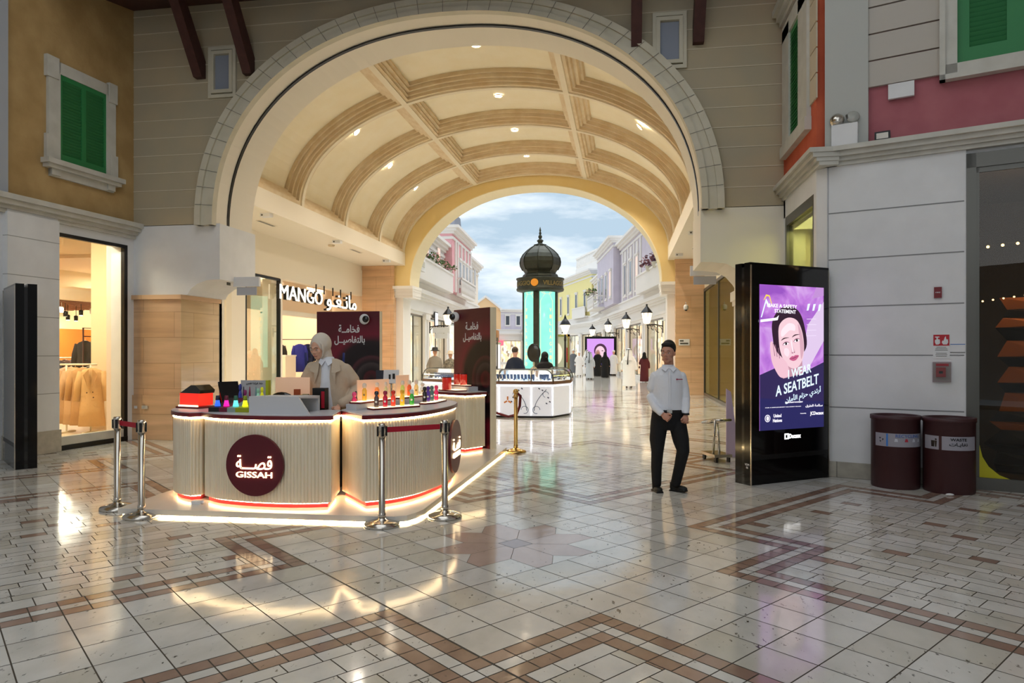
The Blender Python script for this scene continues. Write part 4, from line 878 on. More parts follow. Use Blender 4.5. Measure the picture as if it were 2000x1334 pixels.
# screen image, built from flat printed shapes 1 mm apart
sx0, sx1, sz0, sz1 = .14, 1.235, .655, 2.43
pm = bpy.data.materials.new('screen_purple'); pm.use_nodes = True; n = pm.node_tree; b = n.nodes['Principled BSDF']; b.inputs['Base Color'].default_value = (0, 0, 0, 1); b.inputs['Roughness'].default_value = .15
t_ = n.nodes.new('ShaderNodeTexCoord'); z_ = n.nodes.new('ShaderNodeTexNoise'); z_.inputs['Scale'].default_value = 2.2; z_.inputs['Detail'].default_value = 5; z_.inputs['Distortion'].default_value = 1.2; r_ = n.nodes.new('ShaderNodeValToRGB')
r_.color_ramp.elements[0].position = .35; r_.color_ramp.elements[0].color = lin('8E4FB4'); r_.color_ramp.elements[1].position = .68; r_.color_ramp.elements[1].color = lin('CBA6DC'); e_ = r_.color_ramp.elements.new(.52); e_.color = lin('B272CC')
n.links.new(t_.outputs['Object'], z_.inputs['Vector']); n.links.new(z_.outputs['Fac'], r_.inputs[0]); n.links.new(r_.outputs[0], b.inputs['Emission Color']); b.inputs['Emission Strength'].default_value = .85
MB().box(sx0, -.010, sz0, sx1, -.006, sz1).build('screen', pm, DR)
def scr(poly, col, lv, name, s=.85): return flat([(min(max(x, sx0), sx1), min(max(z, sz0), sz1)) for x, z in poly], ES(name, col, s), DR, -.010 - lv * .0012, name, .001)
scr([(sx0, 1.33), (.42, 1.42), (.62, 1.30), (.95, 1.38), (1.235, 1.48), (sx1, sz0), (sx0, sz0)], '3A2F62', 1, 'dark_clothes', .55)
scr([(sx0, sz0), (sx1, sz0), (sx1, .98), (sx0, 1.05)], '2E2C66', 2, 'lower_field', .6)
scr([(.95, 1.95), (1.235, 2.25), (1.235, 1.75), (.98, 1.42), (.80, 1.36)], 'D6C0E0', 1, 'brush_stroke', .8); scr([(1.03, 2.28), (1.235, 2.33), (1.235, 2.43), (1.1, 2.43)], 'B98ACB', 1, 'brush_stroke', .8)
FR = rad(13)
def fp_(pts): return [(.665 + x * math.cos(FR) - z * math.sin(FR), 1.71 + x * math.sin(FR) + z * math.cos(FR)) for x, z in pts]
def sm_(pts, n=6):
    k = len(pts); o = []
    for i in range(k):
        p0, p1, p2, p3 = (Vector(pts[(i + d) % k]) for d in (-1, 0, 1, 2))
        for q in range(n): t = q / n; o.append(tuple(.5 * ((2 * p1) + (p2 - p0) * t + (2 * p0 - 5 * p1 + 4 * p2 - p3) * t * t + (3 * p1 - p0 - 3 * p2 + p3) * t ** 3)))
    return o
def fs(pts, col, lv, nm, s=.85): return scr(fp_(sm_(pts)), col, lv, nm, s)
fs([(-.27, -.10), (-.29, .14), (-.25, .34), (-.10, .46), (.08, .46), (.22, .36), (.27, .16), (.24, -.10), (.0, -.2)], '3A2236', 3, 'hair', .55)
scr([(.52, 1.28), (.86, 1.34), (.84, 1.60), (.54, 1.58)], 'C797A8', 4, 'neck', .7)
fs([(-.20, .10), (-.205, -.06), (-.16, -.20), (-.08, -.285), (0, -.31), (.08, -.285), (.16, -.20), (.205, -.06), (.21, .12), (.15, .27), (0, .33), (-.15, .27)], 'E2BEC8', 5, 'face', .86)
fs([(.12, -.22), (.19, -.10), (.20, .10), (.16, .22), (.15, .05), (.13, -.08)], 'CFA2B2', 6, 'cheek_shade', .8); fs([(-.14, .12), (-.13, .20), (0, .26), (.10, .22), (.09, .15), (0, .17)], 'EED2DA', 6, 'brow_light', .9)
fs([(-.13, -.03), (-.15, -.09), (-.10, -.14), (-.06, -.09), (-.08, -.04)], 'EBCBD4', 6, 'cheek_light', .92)
for sx_ in (-1, 1):
    ex = sx_ * .095
    fs([(ex - .062, .020), (ex - .03, .046), (ex + .02, .050), (ex + .062, .024), (ex + .02, .008), (ex - .03, .006)], 'C893A8', 6, 'eye_socket', .75)
    fs([(ex - .048, .020), (ex - .01, .040), (ex + .048, .022), (ex, .006)], 'F2ECF2', 7, 'eye_white', .9); fs([(ex - .018, .022), (ex, .040), (ex + .018, .022), (ex, .006)], '2C1420', 8, 'iris', .4)
    fs([(ex - .054, .022), (ex - .012, .046), (ex + .054, .026), (ex - .008, .038)], '2E1826', 9, 'lashes', .4); fs([(ex - .075, .078 + .0 * sx_), (ex - .02, .102), (ex + .07, .086), (ex - .01, .088)], '4A2A3A', 8, 'eyebrow', .5)
fs([(.0, .04), (.022, -.06), (.036, -.105), (.0, -.122), (-.032, -.105), (-.014, -.06)], 'D6AAB8', 6, 'nose', .82); fs([(-.008, .04), (.006, .04), (.008, -.09), (-.010, -.09)], 'F0D6DE', 7, 'nose_light', .92)
for x_ in (-.018, .020): fs([(x_ - .009, -.112), (x_, -.106), (x_ + .009, -.112), (x_, -.117)], '7A3A52', 8, 'nostril', .6)
fs([(-.082, -.172), (-.03, -.150), (0, -.157), (.03, -.150), (.086, -.168), (.04, -.205), (0, -.214), (-.04, -.205)], 'BE5A82', 7, 'lips', .8); fs([(-.075, -.172), (0, -.176), (.078, -.169), (0, -.182)], '6E2848', 8, 'lip_line', .6)
scr(sm_([(.30, 1.70), (.33, 1.74), (.36, 1.70), (.42, 1.60), (.50, 1.54), (.58, 1.47), (.62, 1.36), (.58, 1.30), (.47, 1.30), (.38, 1.40), (.32, 1.52)]), 'DFB4C2', 9, 'hand', .85)
for a in ((.34, 1.72, .37, 1.56), (.38, 1.70, .41, 1.55), (.43, 1.66, .45, 1.53)): scr([(a[0], a[1]), (a[0] + .007, a[1]), (a[2] + .010, a[3]), (a[2], a[3])], 'A87690', 10, 'finger_crease', .6)
ycol = ES('white_print', 'F4F0FA', 1.0); yt = ES('pale_text', 'CFE6F6', 1.0)
def st_(body, x, z, w, h, m=None, slant=0, off=.01, lv=11): text(body, w, h, m or ycol, DR, (x, -.010 - lv * .0012, z), UP, 'screen_lettering', .0008, off, slant=slant)
st_('MAKE A SAFETY', .50, 2.175, .50, .045, slant=-.02, lv=12); st_('STATEMENT', .55, 2.11, .36, .045, slant=-.02, lv=12)
st_('I WEAR', .80, 1.37, .40, .11, yt, .2, .015); st_('A SEATBELT', .76, 1.20, .74, .13, yt, .2, .015); st_(ar('أرتدي حزام الأمان'), .86, 1.065, .62, .11, yt, .2, .01)
st_('United\nNations', .42, .80, .15, .10); st_('JCDecaux', 1.10, .83, .24, .055, off=.02); st_('Powered by', .86, .84, .10, .014); st_('#MAKEASAFETYSTATEMENT', .70, .985, .30, .018); st_('FOR A SAFE JOURNEY ON EVERY ROAD', .52, .93, .60, .012); st_(ar('سلامة الطرق'), 1.05, .93, .30, .04)
scr(ell(.265, .80, .045, .045, 24), 'E8E4F4', 3, 'emblem', .9); scr(ell(.265, .80, .035, .035, 24), '2E2C66', 4, 'emblem_field', .6); scr(ell(.265, .80, .022, .028, 18), 'E8E4F4', 5, 'emblem_map', .9)
scr([(.155, 2.03), (.24, 2.26), (.31, 2.16), (.285, 2.15), (.24, 2.21), (.17, 2.03)], 'CFE6FA', 3, 'triangle_mark', 1); scr([(.14, 2.00), (.40, 2.03), (.44, 2.06), (.42, 2.00), (.14, 1.97)], 'F2EFFA', 12, 'triangle_mark', 1); scr([(.20, 2.24), (.24, 2.31), (.30, 2.30), (.34, 2.19), (.325, 2.20), (.29, 2.285), (.25, 2.29), (.21, 2.24)], 'E6C84A', 3, 'yellow_outline', .9)
for k in range(3): scr([(.93 + k * .10, 2.13), (.96 + k * .10, 2.135), (.99 + k * .10, 2.22), (.95 + k * .10, 2.215)], 'CFE0F6', 3, 'slash_mark', 1)
for k in range(4): scr([(.93, 2.02 - k * .07), (1.10, 2.025 - k * .07), (1.10, 2.032 - k * .07), (.93, 2.027 - k * .07)], 'E6D6F0', 3, 'fine_print', .8)
t0 = text('Decaux', .20, .055, emis('lit_logo', 'FFFFFF', 2.5), DR, (.73, -.010, .565), UP, 'maker_lettering', .001, .02); MB().box(.555, -.010, .53, .625, -.007, .60).build('maker_mark', emis('lit_logo2', 'FFFFFF', 2), DR); MB().box(.57, -.012, .545, .60, -.009, .585).build('maker_mark_cut', 'black', DR)
DL = display_case('black advertising display seen almost edge-on at the far left', (-9.07, 8.90, 0), math.atan2(-.61, .79), 1.10, 2.55, .25)

# ---------------------------------------------------------------- bins and wall devices
binm = mat('dark_maroon_bin', '3E2022', .45); binl = mat('grey_bin_label', '9A98A2', .5); binb = mat('blue_bin_label', '3A62A8', .5)
def bin_(label, loc, rz):
    t = thing('litter_bin', label, 'litter bin', loc, rz, 'pair of litter bins')
    MB().lathe([(.255, 0), (.262, .02), (.262, .80), (.272, .81), (.272, .855), (.24, .855), (.235, .78)], seg=40, cap=False).build('body', binm, t); MB().cyl((0, 0, .70), .24, .01, 30).build('opening', 'black', t)
    b = MB(); R = .2640; pts = [(R * math.sin(rad(a)), -R * math.cos(rad(a))) for a in range(-66, 67, 6)]; b.sheet(pts, .50, .655, 0, True); b.build('label_band', binl, t)
    return t
def wrap(parent, poly, m, n='band_mark'):
    R = .2655; vs = [(R * math.sin(x / R), -R * math.cos(x / R), z) for x, z in poly]; MB().add(vs, [tuple(range(len(vs)))]).build(n, m, parent)
b1 = bin_('recycling bin with RECYCLING band, left of the pair', (3.215, 8.926, 0), rad(-5))
def btext(parent, body, w, h, m, ang, z, off=.01):
    R = .2665; text(body, w, h, m, parent, (R * math.sin(ang), -R * math.cos(ang), z), (rad(90), 0, ang), 'band_lettering', .0006, off, curve=.2665)
btext(b1, 'RECYCLING', .28, .036, binb, rad(16), .628)
wrap(b1, [(-.165, .505), (-.145, .505), (-.145, .65), (-.165, .65)], mat('blue_stripe', '3A7AC8', .5), 'blue_stripe')
for x in (-.06, .05, .14, .22): wrap(b1, [(x - .02, .56), (x + .02, .56), (x + .014, .592), (x - .01, .598)], mat('icon_red', 'B03040', .5) if x == .05 else mat('icon_white', 'C8CAD4', .5), 'icon')
for k in range(3):
    a = k * 2.094; c = (-.225 + .022 * math.cos(a), .578 + .022 * math.sin(a)); wrap(b1, [(c[0] + .016 * math.cos(a + q), c[1] + .016 * math.sin(a + q)) for q in (0.6, 2.2, 4.4)], mat('icon_dark', '2C2E36', .5), 'recycling_arrow')
b2 = bin_('waste bin with WASTE band, right of the pair by the dark shop window', (3.715, 8.71, 0), rad(-20))
btext(b2, 'WASTE', .17, .034, M['black'], rad(18), .622, .02); btext(b2, ar('نفايـات'), .19, .048, M['black'], rad(18), .565, .02)
wrap(b2, [(-.115, .50), (-.085, .50), (-.085, .655), (-.115, .655)], binm, 'band_gap')
wrap(b2, [(-.20, .53), (-.165, .53), (-.16, .60), (-.205, .60)], M['black'], 'icon_bin'); wrap(b2, [(-.155, .53), (-.14, .53), (-.135, .60), (-.16, .60)], M['black'], 'icon_figure'); wrap(b2, ell(-.147, .615, .011, .011, 12), M['black'], 'icon_head')
o = MB().ball((0, 0, .012), .045, sc=(1, .5, .32)).build('crumpled_tissue', 'hallwhite'); o.location = (3.60, 8.42, 0); tag(o, 'white crumpled tissue on the floor before the waste bin', 'litter')
def onR(x, z, d=0): v = RT @ Vector((x, -d, z)); return v
def rthing(name, label, cat, x, z, grp=None): v = onR(x, z); return thing(name, label, cat, (v.x, v.y, v.z), AR_, grp)
t = rthing('fire_alarm_strobe', 'small dark red alarm strobe high on the white wall', 'alarm', 1.205, 2.325); MB().box(-.04, -.03, -.065, .04, 0, .065).build('body', mat('dark_red', '7A1A22', .4), t); text('FIRE', .05, .014, 'hallwhite', t, (0, -.031, .0), UP, 'lettering', .001, .01)
t = rthing('fire_notice', 'red and white fire alarm notice with hand and flame pictograms', 'notice', 1.24, 1.675); MB().box(-.085, -.006, -.145, .085, 0, .145).build('plate', 'hallwhite', t); MB().box(-.082, -.008, .01, .082, -.005, .142).build('red_field', mat('sign_red', 'B8202C', .5), t)
flat([(-.065, .12), (-.02, .12), (-.02, .108), (-.036, .108), (-.036, .088), (-.015, .085), (-.012, .04), (-.03, .024), (-.055, .024), (-.066, .05), (-.066, .08), (-.05, .085), (-.05, .108), (-.065, .108)], M['hallwhite'], t, -.008, 'hand_pictogram'); flat([(.018, .024), (.004, .05), (.012, .075), (.02, .065), (.035, .11), (.045, .125), (.048, .095), (.058, .08), (.066, .09), (.07, .05), (.058, .024)], M['hallwhite'], t, -.008, 'flame_pictogram')
for k, (w_) in enumerate((.10, .12, .13, 0, .11, .12, .11)):
    if w_: MB().box(-w_ / 2, -.0075, -.012 - k * .018, w_ / 2, -.006, -.006 - k * .018).build('text_line', 'mullion', t)
t = rthing('notice_strip', 'thin white notice with blue edge right of the fire notice', 'notice', 1.405, 1.655); MB().box(-.075, -.008, -.05, .075, 0, .05).build('plate', 'hallwhite', t); MB().box(-.075, -.009, .042, .075, -.006, .05).build('blue_edge', mat('blue_edge', '2A6AB8', .5), t); MB().box(-.075, -.009, -.052, .075, 0, -.046).build('lower_edge', 'mullion', t)
t = rthing('fire_call_point', 'red fire call point under a clear cover below the notice', 'call point', 1.245, 1.37); MB().box(-.095, -.03, -.12, .095, 0, .12).build('back_box', mat('grey_pink_cover', '9A8488', .3), t); MB().box(-.06, -.06, -.06, .04, -.03, .055).build('call_point', mat('call_red', 'A01C28', .35), t); MB().box(-.06, -.035, .07, .07, -.028, .10).build('red_label', 'red', t); MB().box(-.03, -.062, -.02, .01, -.058, .01).build('glass_plate', 'black', t); MB().box(-.09, -.085, -.11, .09, -.08, .11).build('clear_cover', 'glass', t)
t = rthing('emergency_light', 'white twin-lamp emergency light on the grey corner pilaster', 'emergency light', .20, 4.35); MB().box(-.15, -.16, -.14, .15, -.05, .14).build('box', 'hallwhite', t)
for s_ in (-1, 1):
    o = MB(); o.lathe([(.03, .05), (.075, .02), (.09, -.02), (.088, -.03)], seg=22).build('lamp_housing', 'chrome', t); o = t.children[-1]; o.rotation_euler = (rad(75), 0, rad(s_ * 10)); o.location = (s_ * .095, -.12, .215 + (.02 if s_ > 0 else 0)); q = MB(); q.ball((0, 0, -.025), .08, sc=(1, 1, .35)).build('lens', mat('clear_lens', 'A8A8A0', .15), o)
    MB().tube([(s_ * .08, -.11, .13), (s_ * .09, -.11, .20)], .012).build('neck', 'mullion', t)
t = rthing('junction_box', 'blank white box on the rose wall beneath the grey siding', 'box', .82, 4.83); MB().box(-.14, -.05, -.09, .14, 0, .09).build('box', 'hallwhite', t)
t = rthing('small_floodlight', 'tiny black floodlight standing on the cornice', 'floodlight', .62, 4.275); MB().box(-.085, -.12, -.05, .085, -.02, .06).build('housing', 'black', t); MB().box(-.065, -.125, -.03, .065, -.118, .04).build('lens', 'chrome', t)
o = MB().box(-.03, -.006, -.025, .03, 0, .025).build('socket_plate', 'hallwhite'); o.location = (-8.86, 11.44, .60); tag(o, 'white socket plate on the left marble wall, left of the two', 'socket', 'sockets on the left marble wall')
o = MB().box(-.06, -.006, -.03, .06, 0, .03).build('socket_plate', 'greytrim'); o.location = (-8.68, 11.44, .60); tag(o, 'grey double socket plate on the left marble wall, right of the two', 'socket', 'sockets on the left marble wall')
# dark shop window at far right, with folded sculpture and a string of lights
g = thing('shop_window', 'dark shop window with steel frame at the far right', 'shop window', tuple(onR(1.49, 0)), AR_)
MB().box(0, -.01, 0, .10, .08, 3.95).box(0, -.01, 3.78, 7, .08, 3.95).box(0, -.03, 0, 7, .1, .14).box(.10, .01, .14, .13, .06, 3.78).box(.10, .01, 3.72, 7, .06, 3.78).box(6.9, 0, 0, 7, .1, 3.95).build('frame', 'mullion', g)
MB().box(.13, .02, .14, 6.9, .028, 3.72).build('pane', 'glassd', g)
MB().prism([(.13, .14), (.42, .14), (.32, .18), (.22, .27), (.16, .38), (.13, .52)], .018, .012, plane='XZ').build('yellow_sticker', mat('yellow_sticker', 'C8C01E', .5), g)
dk = mat('dark_shop_wall', '5A5348', .8)
struct(RB().box(1.5, 3.2, 0, 9, 3.4, 4.2).box(1.3, .5, 0, 1.5, 3.4, 4.2).box(8.8, .5, 0, 9, 3.4, 4.2).build('wall_dark_shop', dk)); struct(RB().box(1.3, .1, 3.9, 9, 3.4, 4.1).build('ceiling_dark_shop', dk)); struct(RB().box(1.5, .1, 0, 9, 3.3, .12).build('floor_dark_shop', mat('dark_shop_floor', '6A6052', .3)))
fs = thing('folded_sculpture', 'tall stack of jagged folded copper and black sheets in the dark shop window', 'sculpture', tuple(onR(2.05, .13, -.75)), AR_)
prf = [(-.20, 2.15), (-.12, 2.0), (-.16, 1.9), (-.24, 1.78), (-.12, 1.62), (-.22, 1.42), (-.10, 1.30), (-.22, 1.10), (-.14, .98), (-.20, .75), (-.30, .62), (-.18, .52), (-.36, .34), (-.22, .24), (-.26, .10), (-.22, 0)]
cop = mat('copper_sheet', 'B87040', .4, .3, em='8A4A20', es=.10); blk = mat('black_sheet', '141211', .35)  # copper given a faint glow of its own so the folds show
for i, ((a, z1), (b_, z0)) in enumerate(zip(prf, prf[1:])):
    MB().add([(a, -.1, z1), (a + .5, -.22, z1 - .03), (a + 1.1, 0, z1), (a + .55, .4, z1), (b_, -.1, z0), (b_ + .5, -.25, z0 + .02), (b_ + 1.1, 0, z0), (b_ + .55, .4, z0)], [(0, 1, 5, 4), (1, 2, 6, 5), (2, 3, 7, 6), (3, 0, 4, 7), (0, 3, 2, 1), (4, 5, 6, 7)]).build('folded_sheet', cop if (i % 2 == 0 and i < 11) else blk, fs)
sl = thing('light_string', 'string of small bulbs hanging in the dark shop window', 'string lights', tuple(onR(1.5, 2.2, -.5)), AR_)
MB().tube([(.05 + .12 * k, 0, .03 + .016 * k - .0) for k in range(12)], .004, 6).build('wire', 'black', sl); b = MB()
for k in range(12): b.ball((.07 + .105 * k, 0, .02 + .014 * k), .011, 8, 6)
b.build('bulbs', emis('string_bulb', 'FFD8A0', 8), sl)
sl = thing('light_row', 'row of three small ceiling spots glimpsed in the dark shop', 'spotlights', tuple(onR(1.75, 2.95, -.9)), AR_); b = MB()
for k in range(3): b.ball((.14 * k * 1.1, 0, .01 * k), .018, 8, 6)
b.build('bulbs', emis('spot_bulb', 'FFCF90', 10), sl); MB().tube([(-.05, 0, .02), (.4, 0, .04)], .005, 6).build('rail', 'black', sl)
light('POINT', 'shop_spot', tuple(onR(2.2, 3.0, -.25)), 26, (1, .7, .45), .1)

# ---------------------------------------------------------------- clothing shop seen through the left window
g = thing('shop_window', 'black-framed glass window with beige coats behind, at the left', 'shop window', (0, 0, 0))
w = LB(); w.box(.16, -.06, 0, .235, .015, 3.56).box(1.62, -.06, 0, 1.66, .012, 3.56).box(.16, -.06, 3.50, 1.66, .015, 3.56).box(.16, -.06, 0, 1.66, .02, .08); w.build('frame', 'black', g); w = LB(); w.box(.24, -.10, .08, 1.62, .005, .22); w.build('sill', 'greytrim', g)
w = LB(); w.box(.235, -.03, .22, 1.62, -.022, 3.5); w.build('pane', 'glass', g)
ci = mat('cream_shop_wall', 'F2DCB6', .7)
def LBx(*a): m = LB(); m.box(*a); return m
struct(LBx(-1.2, -.46, 0, .155, -.34, 3.9).build('wall_shop_jamb', mat('pinkish_shop_wall', 'F0DCCB', .7)))
w = LBx(-9.6, -9.3, 0, 3.2, -9.1, 4.8); w.box(3.0, -9.2, 0, 3.2, -.36, 4.8); struct(w.build('wall_coat_shop', ci))
lq = lambda s_, n_: tuple((LT @ Vector((s_, n_, 0)))[:2])
cpoly = [lq(3.2, -.36), lq(-1.05, -.36), (-9.06, 12.72), (-10.86, 12.92), (-10.86, 16.8), (-19, 16.8), lq(3.2, -9.3)]
struct(MB().sheet([lq(-1.1, -.40), (-9.09, 12.70), (-10.88, 12.72), (-10.88, 17.0)], 0, 4.4).build('wall_coat_shop_side', ci))
struct(MB().prism(cpoly, 0, .03).build('floor_coat_shop', mat('pale_timber_floor', 'E6D2B4', .3))); struct(MB().prism(cpoly, 4.3, 4.5).build('ceiling_coat_shop', ci))
struct(LBx(-4.3, -2.9, 2.72, 3.0, -2.7, 2.95).build('trim_shop_soffit', mat('soffit_paint', 'EFE0C6', .7))); struct(LBx(-4.3, -4.2, 2.95, 3.0, -2.7, 3.0).build('trim_shop_soffit', ci))
w = LB(); 
for k in range(14): w.box(-7, -8.9 + k * .40, 2.92, 2.9, -8.78 + k * .40, 3.04)
struct(w.build('ceiling_slats', mat('brown_slats', '7A4A30', .7)))
struct(LBx(-9.3, -9.08, .9, -2.0, -9.0, 2.35).build('wall_orange_panel', mat('orange_panel', 'D9782A', .7)))
v = LT @ Vector((.7, -.2, 3.45)); light('AREA', 'window_display_light', tuple(v), 1.6, (1, .84, .7), .2, 1.0, (0, 0, -AL))
for s_, n_ in ((-1.6, -1.6), (1.2, -1.6), (-3.5, -5.5), (-.5, -5.5), (-6, -8.3), (-3, -8.3)):
    v = LT @ Vector((s_, n_, 4.2 if n_ > -2 else 2.8)); light('AREA', 'coat_shop_light', tuple(v), 120 if n_ > -2 else 70, (1, .88, .72), 1.0, 1.0)
def lth(name, label, cat, s_, n_, z=0, grp=None): v = LT @ Vector((s_, n_, z)); return thing(name, label, cat, tuple(v), -AL - rad(90) + PI, grp)
rl = thing('clothes_rail', 'white clothes rail holding the beige coats in the left window', 'clothes rail', (-10.59, 12.06, .03), rad(9))
MB().tube([(-.36, 0, 1.34), (.36, 0, 1.34)], .02).build('top_bar', 'vaultlip', rl)
for sx in (-.24, .24): MB().tube([(sx, 0, 0), (sx, 0, 1.34)], .018).box(sx - .03, -.25, 0, sx + .03, .25, .03).build('leg', 'vaultlip', rl)
for i, (x, y, c, lb) in enumerate(((-10.10, 11.83, 'D3A972', 'camel coat with wide lapels, frontmost on the rail in the left window'), (-10.41, 11.96, 'BE9262', 'camel coat second from the front on the rail'), (-10.68, 12.08, 'CBA57C', 'beige coat third from the front on the rail'), (-10.88, 12.2, 'B8936C', 'beige coat fourth on the rail'), (-11.1, 12.32, 'C8AC94', 'pale coat at the back left end of the rail'))):
    garment(lb, (x, y, 1.31), rad(28 - 6 * i), c, 1.12, .42, 'coats on the rail in the left window', mat('lapel', 'B98C58', .9) if i == 0 else None)
for i in range(5):
    v = LT @ Vector((-1.45 - .12 * i, -2.4 - .03 * i, 1.33)); garment('dark blue jeans hanging on the right-hand rail of the coat shop', tuple(v), rad(60), '2C3442', 1.0, .3, 'jeans on the right-hand rail', None, 'trousers', True)
for i in range(3):
    v = LT @ Vector((-1.55 - .22 * i, -2.7, 1.86)); garment('checked dark shirt hanging on the upper rail above the jeans', tuple(v), rad(5), '3A3434', .62, .42, 'checked shirts on the upper rail', None, 'shirt')
r2 = lth('clothes_rack', 'dark rack frame with jeans and checked shirts in the left window', 'clothes rack', -1.9, -2.6, .03); MB().tube([(-.5, 0, 0), (-.5, 0, 2.1), (.5, 0, 2.1), (.5, 0, 0)], .018).tube([(-.5, 0, 1.92), (.5, 0, 1.92)], .012).tube([(-.5, 0, 1.36), (.5, 0, 1.36)], .018).build('frame', 'brown', r2)
for i in range(9):
    v = LT @ Vector((-3.3 - .22 * i, -5.6, 1.42)); garment('dark jumper hanging on the far rail below the orange wall', tuple(v), rad(30), ('2A2A34', '3A2620', '4A2E24')[i % 3], .6, .42, 'dark jumpers on the far rail', None, 'jumper')
r3 = lth('clothes_rail', 'pale long rail with dark jumpers deep in the coat shop', 'clothes rail', -4.2, -5.6, .03); MB().tube([(-1.3, 0, 1.44), (1.3, 0, 1.44)], .018).tube([(-1.2, 0, 0), (-1.2, 0, 1.44)], .016).tube([(1.2, 0, 0), (1.2, 0, 1.44)], .016).build('frame', 'vaultlip', r3)
for i, (s_, n_, z, c) in enumerate(((-4.0, -6, 2.72, 'chrome'), (-4.3, -6.2, 2.62, 'black'), (-4.6, -6, 2.66, 'black'), (-4.95, -6, 2.72, 'chrome'), (-4.75, -6.6, 2.55, 'black'), (-4.2, -6.8, 2.45, 'black'), (-3.95, -6.4, 2.58, 'black'), (-4.5, -7, 2.5, 'chrome'), (-5.2, -6.8, 2.55, 'black'))):
    t = lth('track_spotlight', ('white' if c == 'chrome' else 'black') + ' track spotlight under the brown slats of the coat shop', 'spotlight', s_, n_, z, 'track spotlights in the coat shop'); MB().tube([(0, 0, .4), (0, 0, .08)], .008, 6).lathe([(.05, -.05), (.055, .08), (.03, .1)], seg=14).build('body', 'hallwhite' if c == 'chrome' else 'black', t); MB().cyl((0, 0, -.055), .042, .006, 12).build('lamp', emis('spot_lamp', 'FFF0D8', 14 if i % 2 == 0 else 1), t)
# luggage trolley handle peeping past the display
t = thing('trolley', 'low steel trolley frame standing left of the advertising display', 'trolley', (1.35, 10.6, 0), rad(20)); MB().tube([(-.12, -.2, .62), (.12, -.2, .62), (.12, .2, .55), (-.12, .2, .55), (-.12, -.2, .62)], .02).tube([(-.12, -.2, .62), (-.10, -.1, .1)], .018).tube([(.12, .2, .55), (.1, .1, .1)], .018).box(-.14, -.22, .08, .14, .22, .12).build('frame', 'chrome', t)
b = MB()
for x in (-.1, .1):
    for y in (-.18, .18): b.obox((x, y, .04), (.012, .035, .035))
b.build('castors', 'black', t)
tag(MB().prism([(1.55, 0), (1.75, 0), (1.62, 1.0), (1.55, 1.05)], 11.0, 11.03, plane='XZ').build('leaning_panel', mat('lilac_panel', 'CDB8D6', .5)), 'pale lilac panel leaning behind the advertising display', 'panel')

# ---------------------------------------------------------------- the street beyond the arch
def interior(name, a, b, s):
    m = bpy.data.materials.new(name); m.use_nodes = True; n = m.node_tree; p = n.nodes['Principled BSDF']
    t = n.nodes.new('ShaderNodeTexCoord'); mp_ = n.nodes.new('ShaderNodeMapping'); mp_.inputs['Scale'].default_value = (2.2, 2.2, 1.3)
    z = n.nodes.new('ShaderNodeTexVoronoi'); z.inputs['Scale'].default_value = 1.6; r = n.nodes.new('ShaderNodeValToRGB'); r.color_ramp.interpolation = 'CONSTANT'
    r.color_ramp.elements[0].color = lin(a); r.color_ramp.elements[1].position = .75; r.color_ramp.elements[1].color = lin(b); e1 = r.color_ramp.elements.new(.4); e1.color = lin('FFE2C0'); e2 = r.color_ramp.elements.new(.92); e2.color = lin('8A6A58')
    n.links.new(t.outputs['Object'], mp_.inputs[0]); n.links.new(mp_.outputs[0], z.inputs['Vector']); sp = n.nodes.new('ShaderNodeSeparateColor'); n.links.new(z.outputs['Color'], sp.inputs[0]); n.links.new(sp.outputs[0], r.inputs[0]); n.links.new(r.outputs[0], p.inputs['Emission Color']); p.inputs['Emission Strength'].default_value = s; p.inputs['Base Color'].default_value = (0.3, .3, .3, 1)
    return m
INT = [interior('lit_shop_warm', 'F6C79A', 'FFF0DC', 1.3), interior('lit_shop_peach', 'F0B890', 'FFF4E8', 1.3), interior('lit_shop_white', 'F2E6DA', 'FFFFFF', 1.3)]
wpane = mat('street_window_pane', '4A5058', .15); wlit = emis('pink_lit_window', 'F6C8B8', .9)
def pl(T, x, y, z): v = T @ Vector((x, y, z)); return tuple(v)
def street_bay(label, loc, rz, L, kind=0, door=False):
    t = thing('shopfront', label, 'shopfront', loc, rz)
    b = MB().box(0, 0, 0, .35, .5, 3.4).box(L - .35, 0, 0, L, .5, 3.4).box(0, 0, 3.4, L, .5, 4.3).box(.35, 0, 0, L - .35, .3, .25); b.build('wall', 'plaintop', t)
    for x in (.05, L - .46): MB().box(x, -.12, 0, x + .40, 0, 3.3).box(x - .03, -.17, 0, x + .43, 0, .35).box(x - .04, -.18, 3.2, x + .44, 0, 3.45).build('pilaster', 'street2', t)
    c = MB()
    for z0, z1, d in ((3.55, 3.7, .08), (3.7, 4.1, .04), (4.1, 4.22, .14), (4.22, 4.36, .24), (4.36, 4.55, .34), (4.55, 4.95, .10), (4.95, 5.05, .16)): c.box(0, -d, z0, L, .1, z1)
    c.build('cornice', 'street2', t)
    MB().box(.45, .45, .25, L - .45, .48, 3.3).build('lit_interior', INT[kind], t); MB().box(.40, .02, .25, .46, .08, 3.35).box(L - .46, .02, .25, L - .40, .08, 3.35).box(.4, .02, 3.3, L - .4, .08, 3.38).box(L / 2 - .03, .02, .25, L / 2 + .03, .08, 3.35).build('frame', 'mullion', t)
    MB().box(.46, .04, .25, L - .46, .046, 3.3).build('pane', 'glass', t); return t
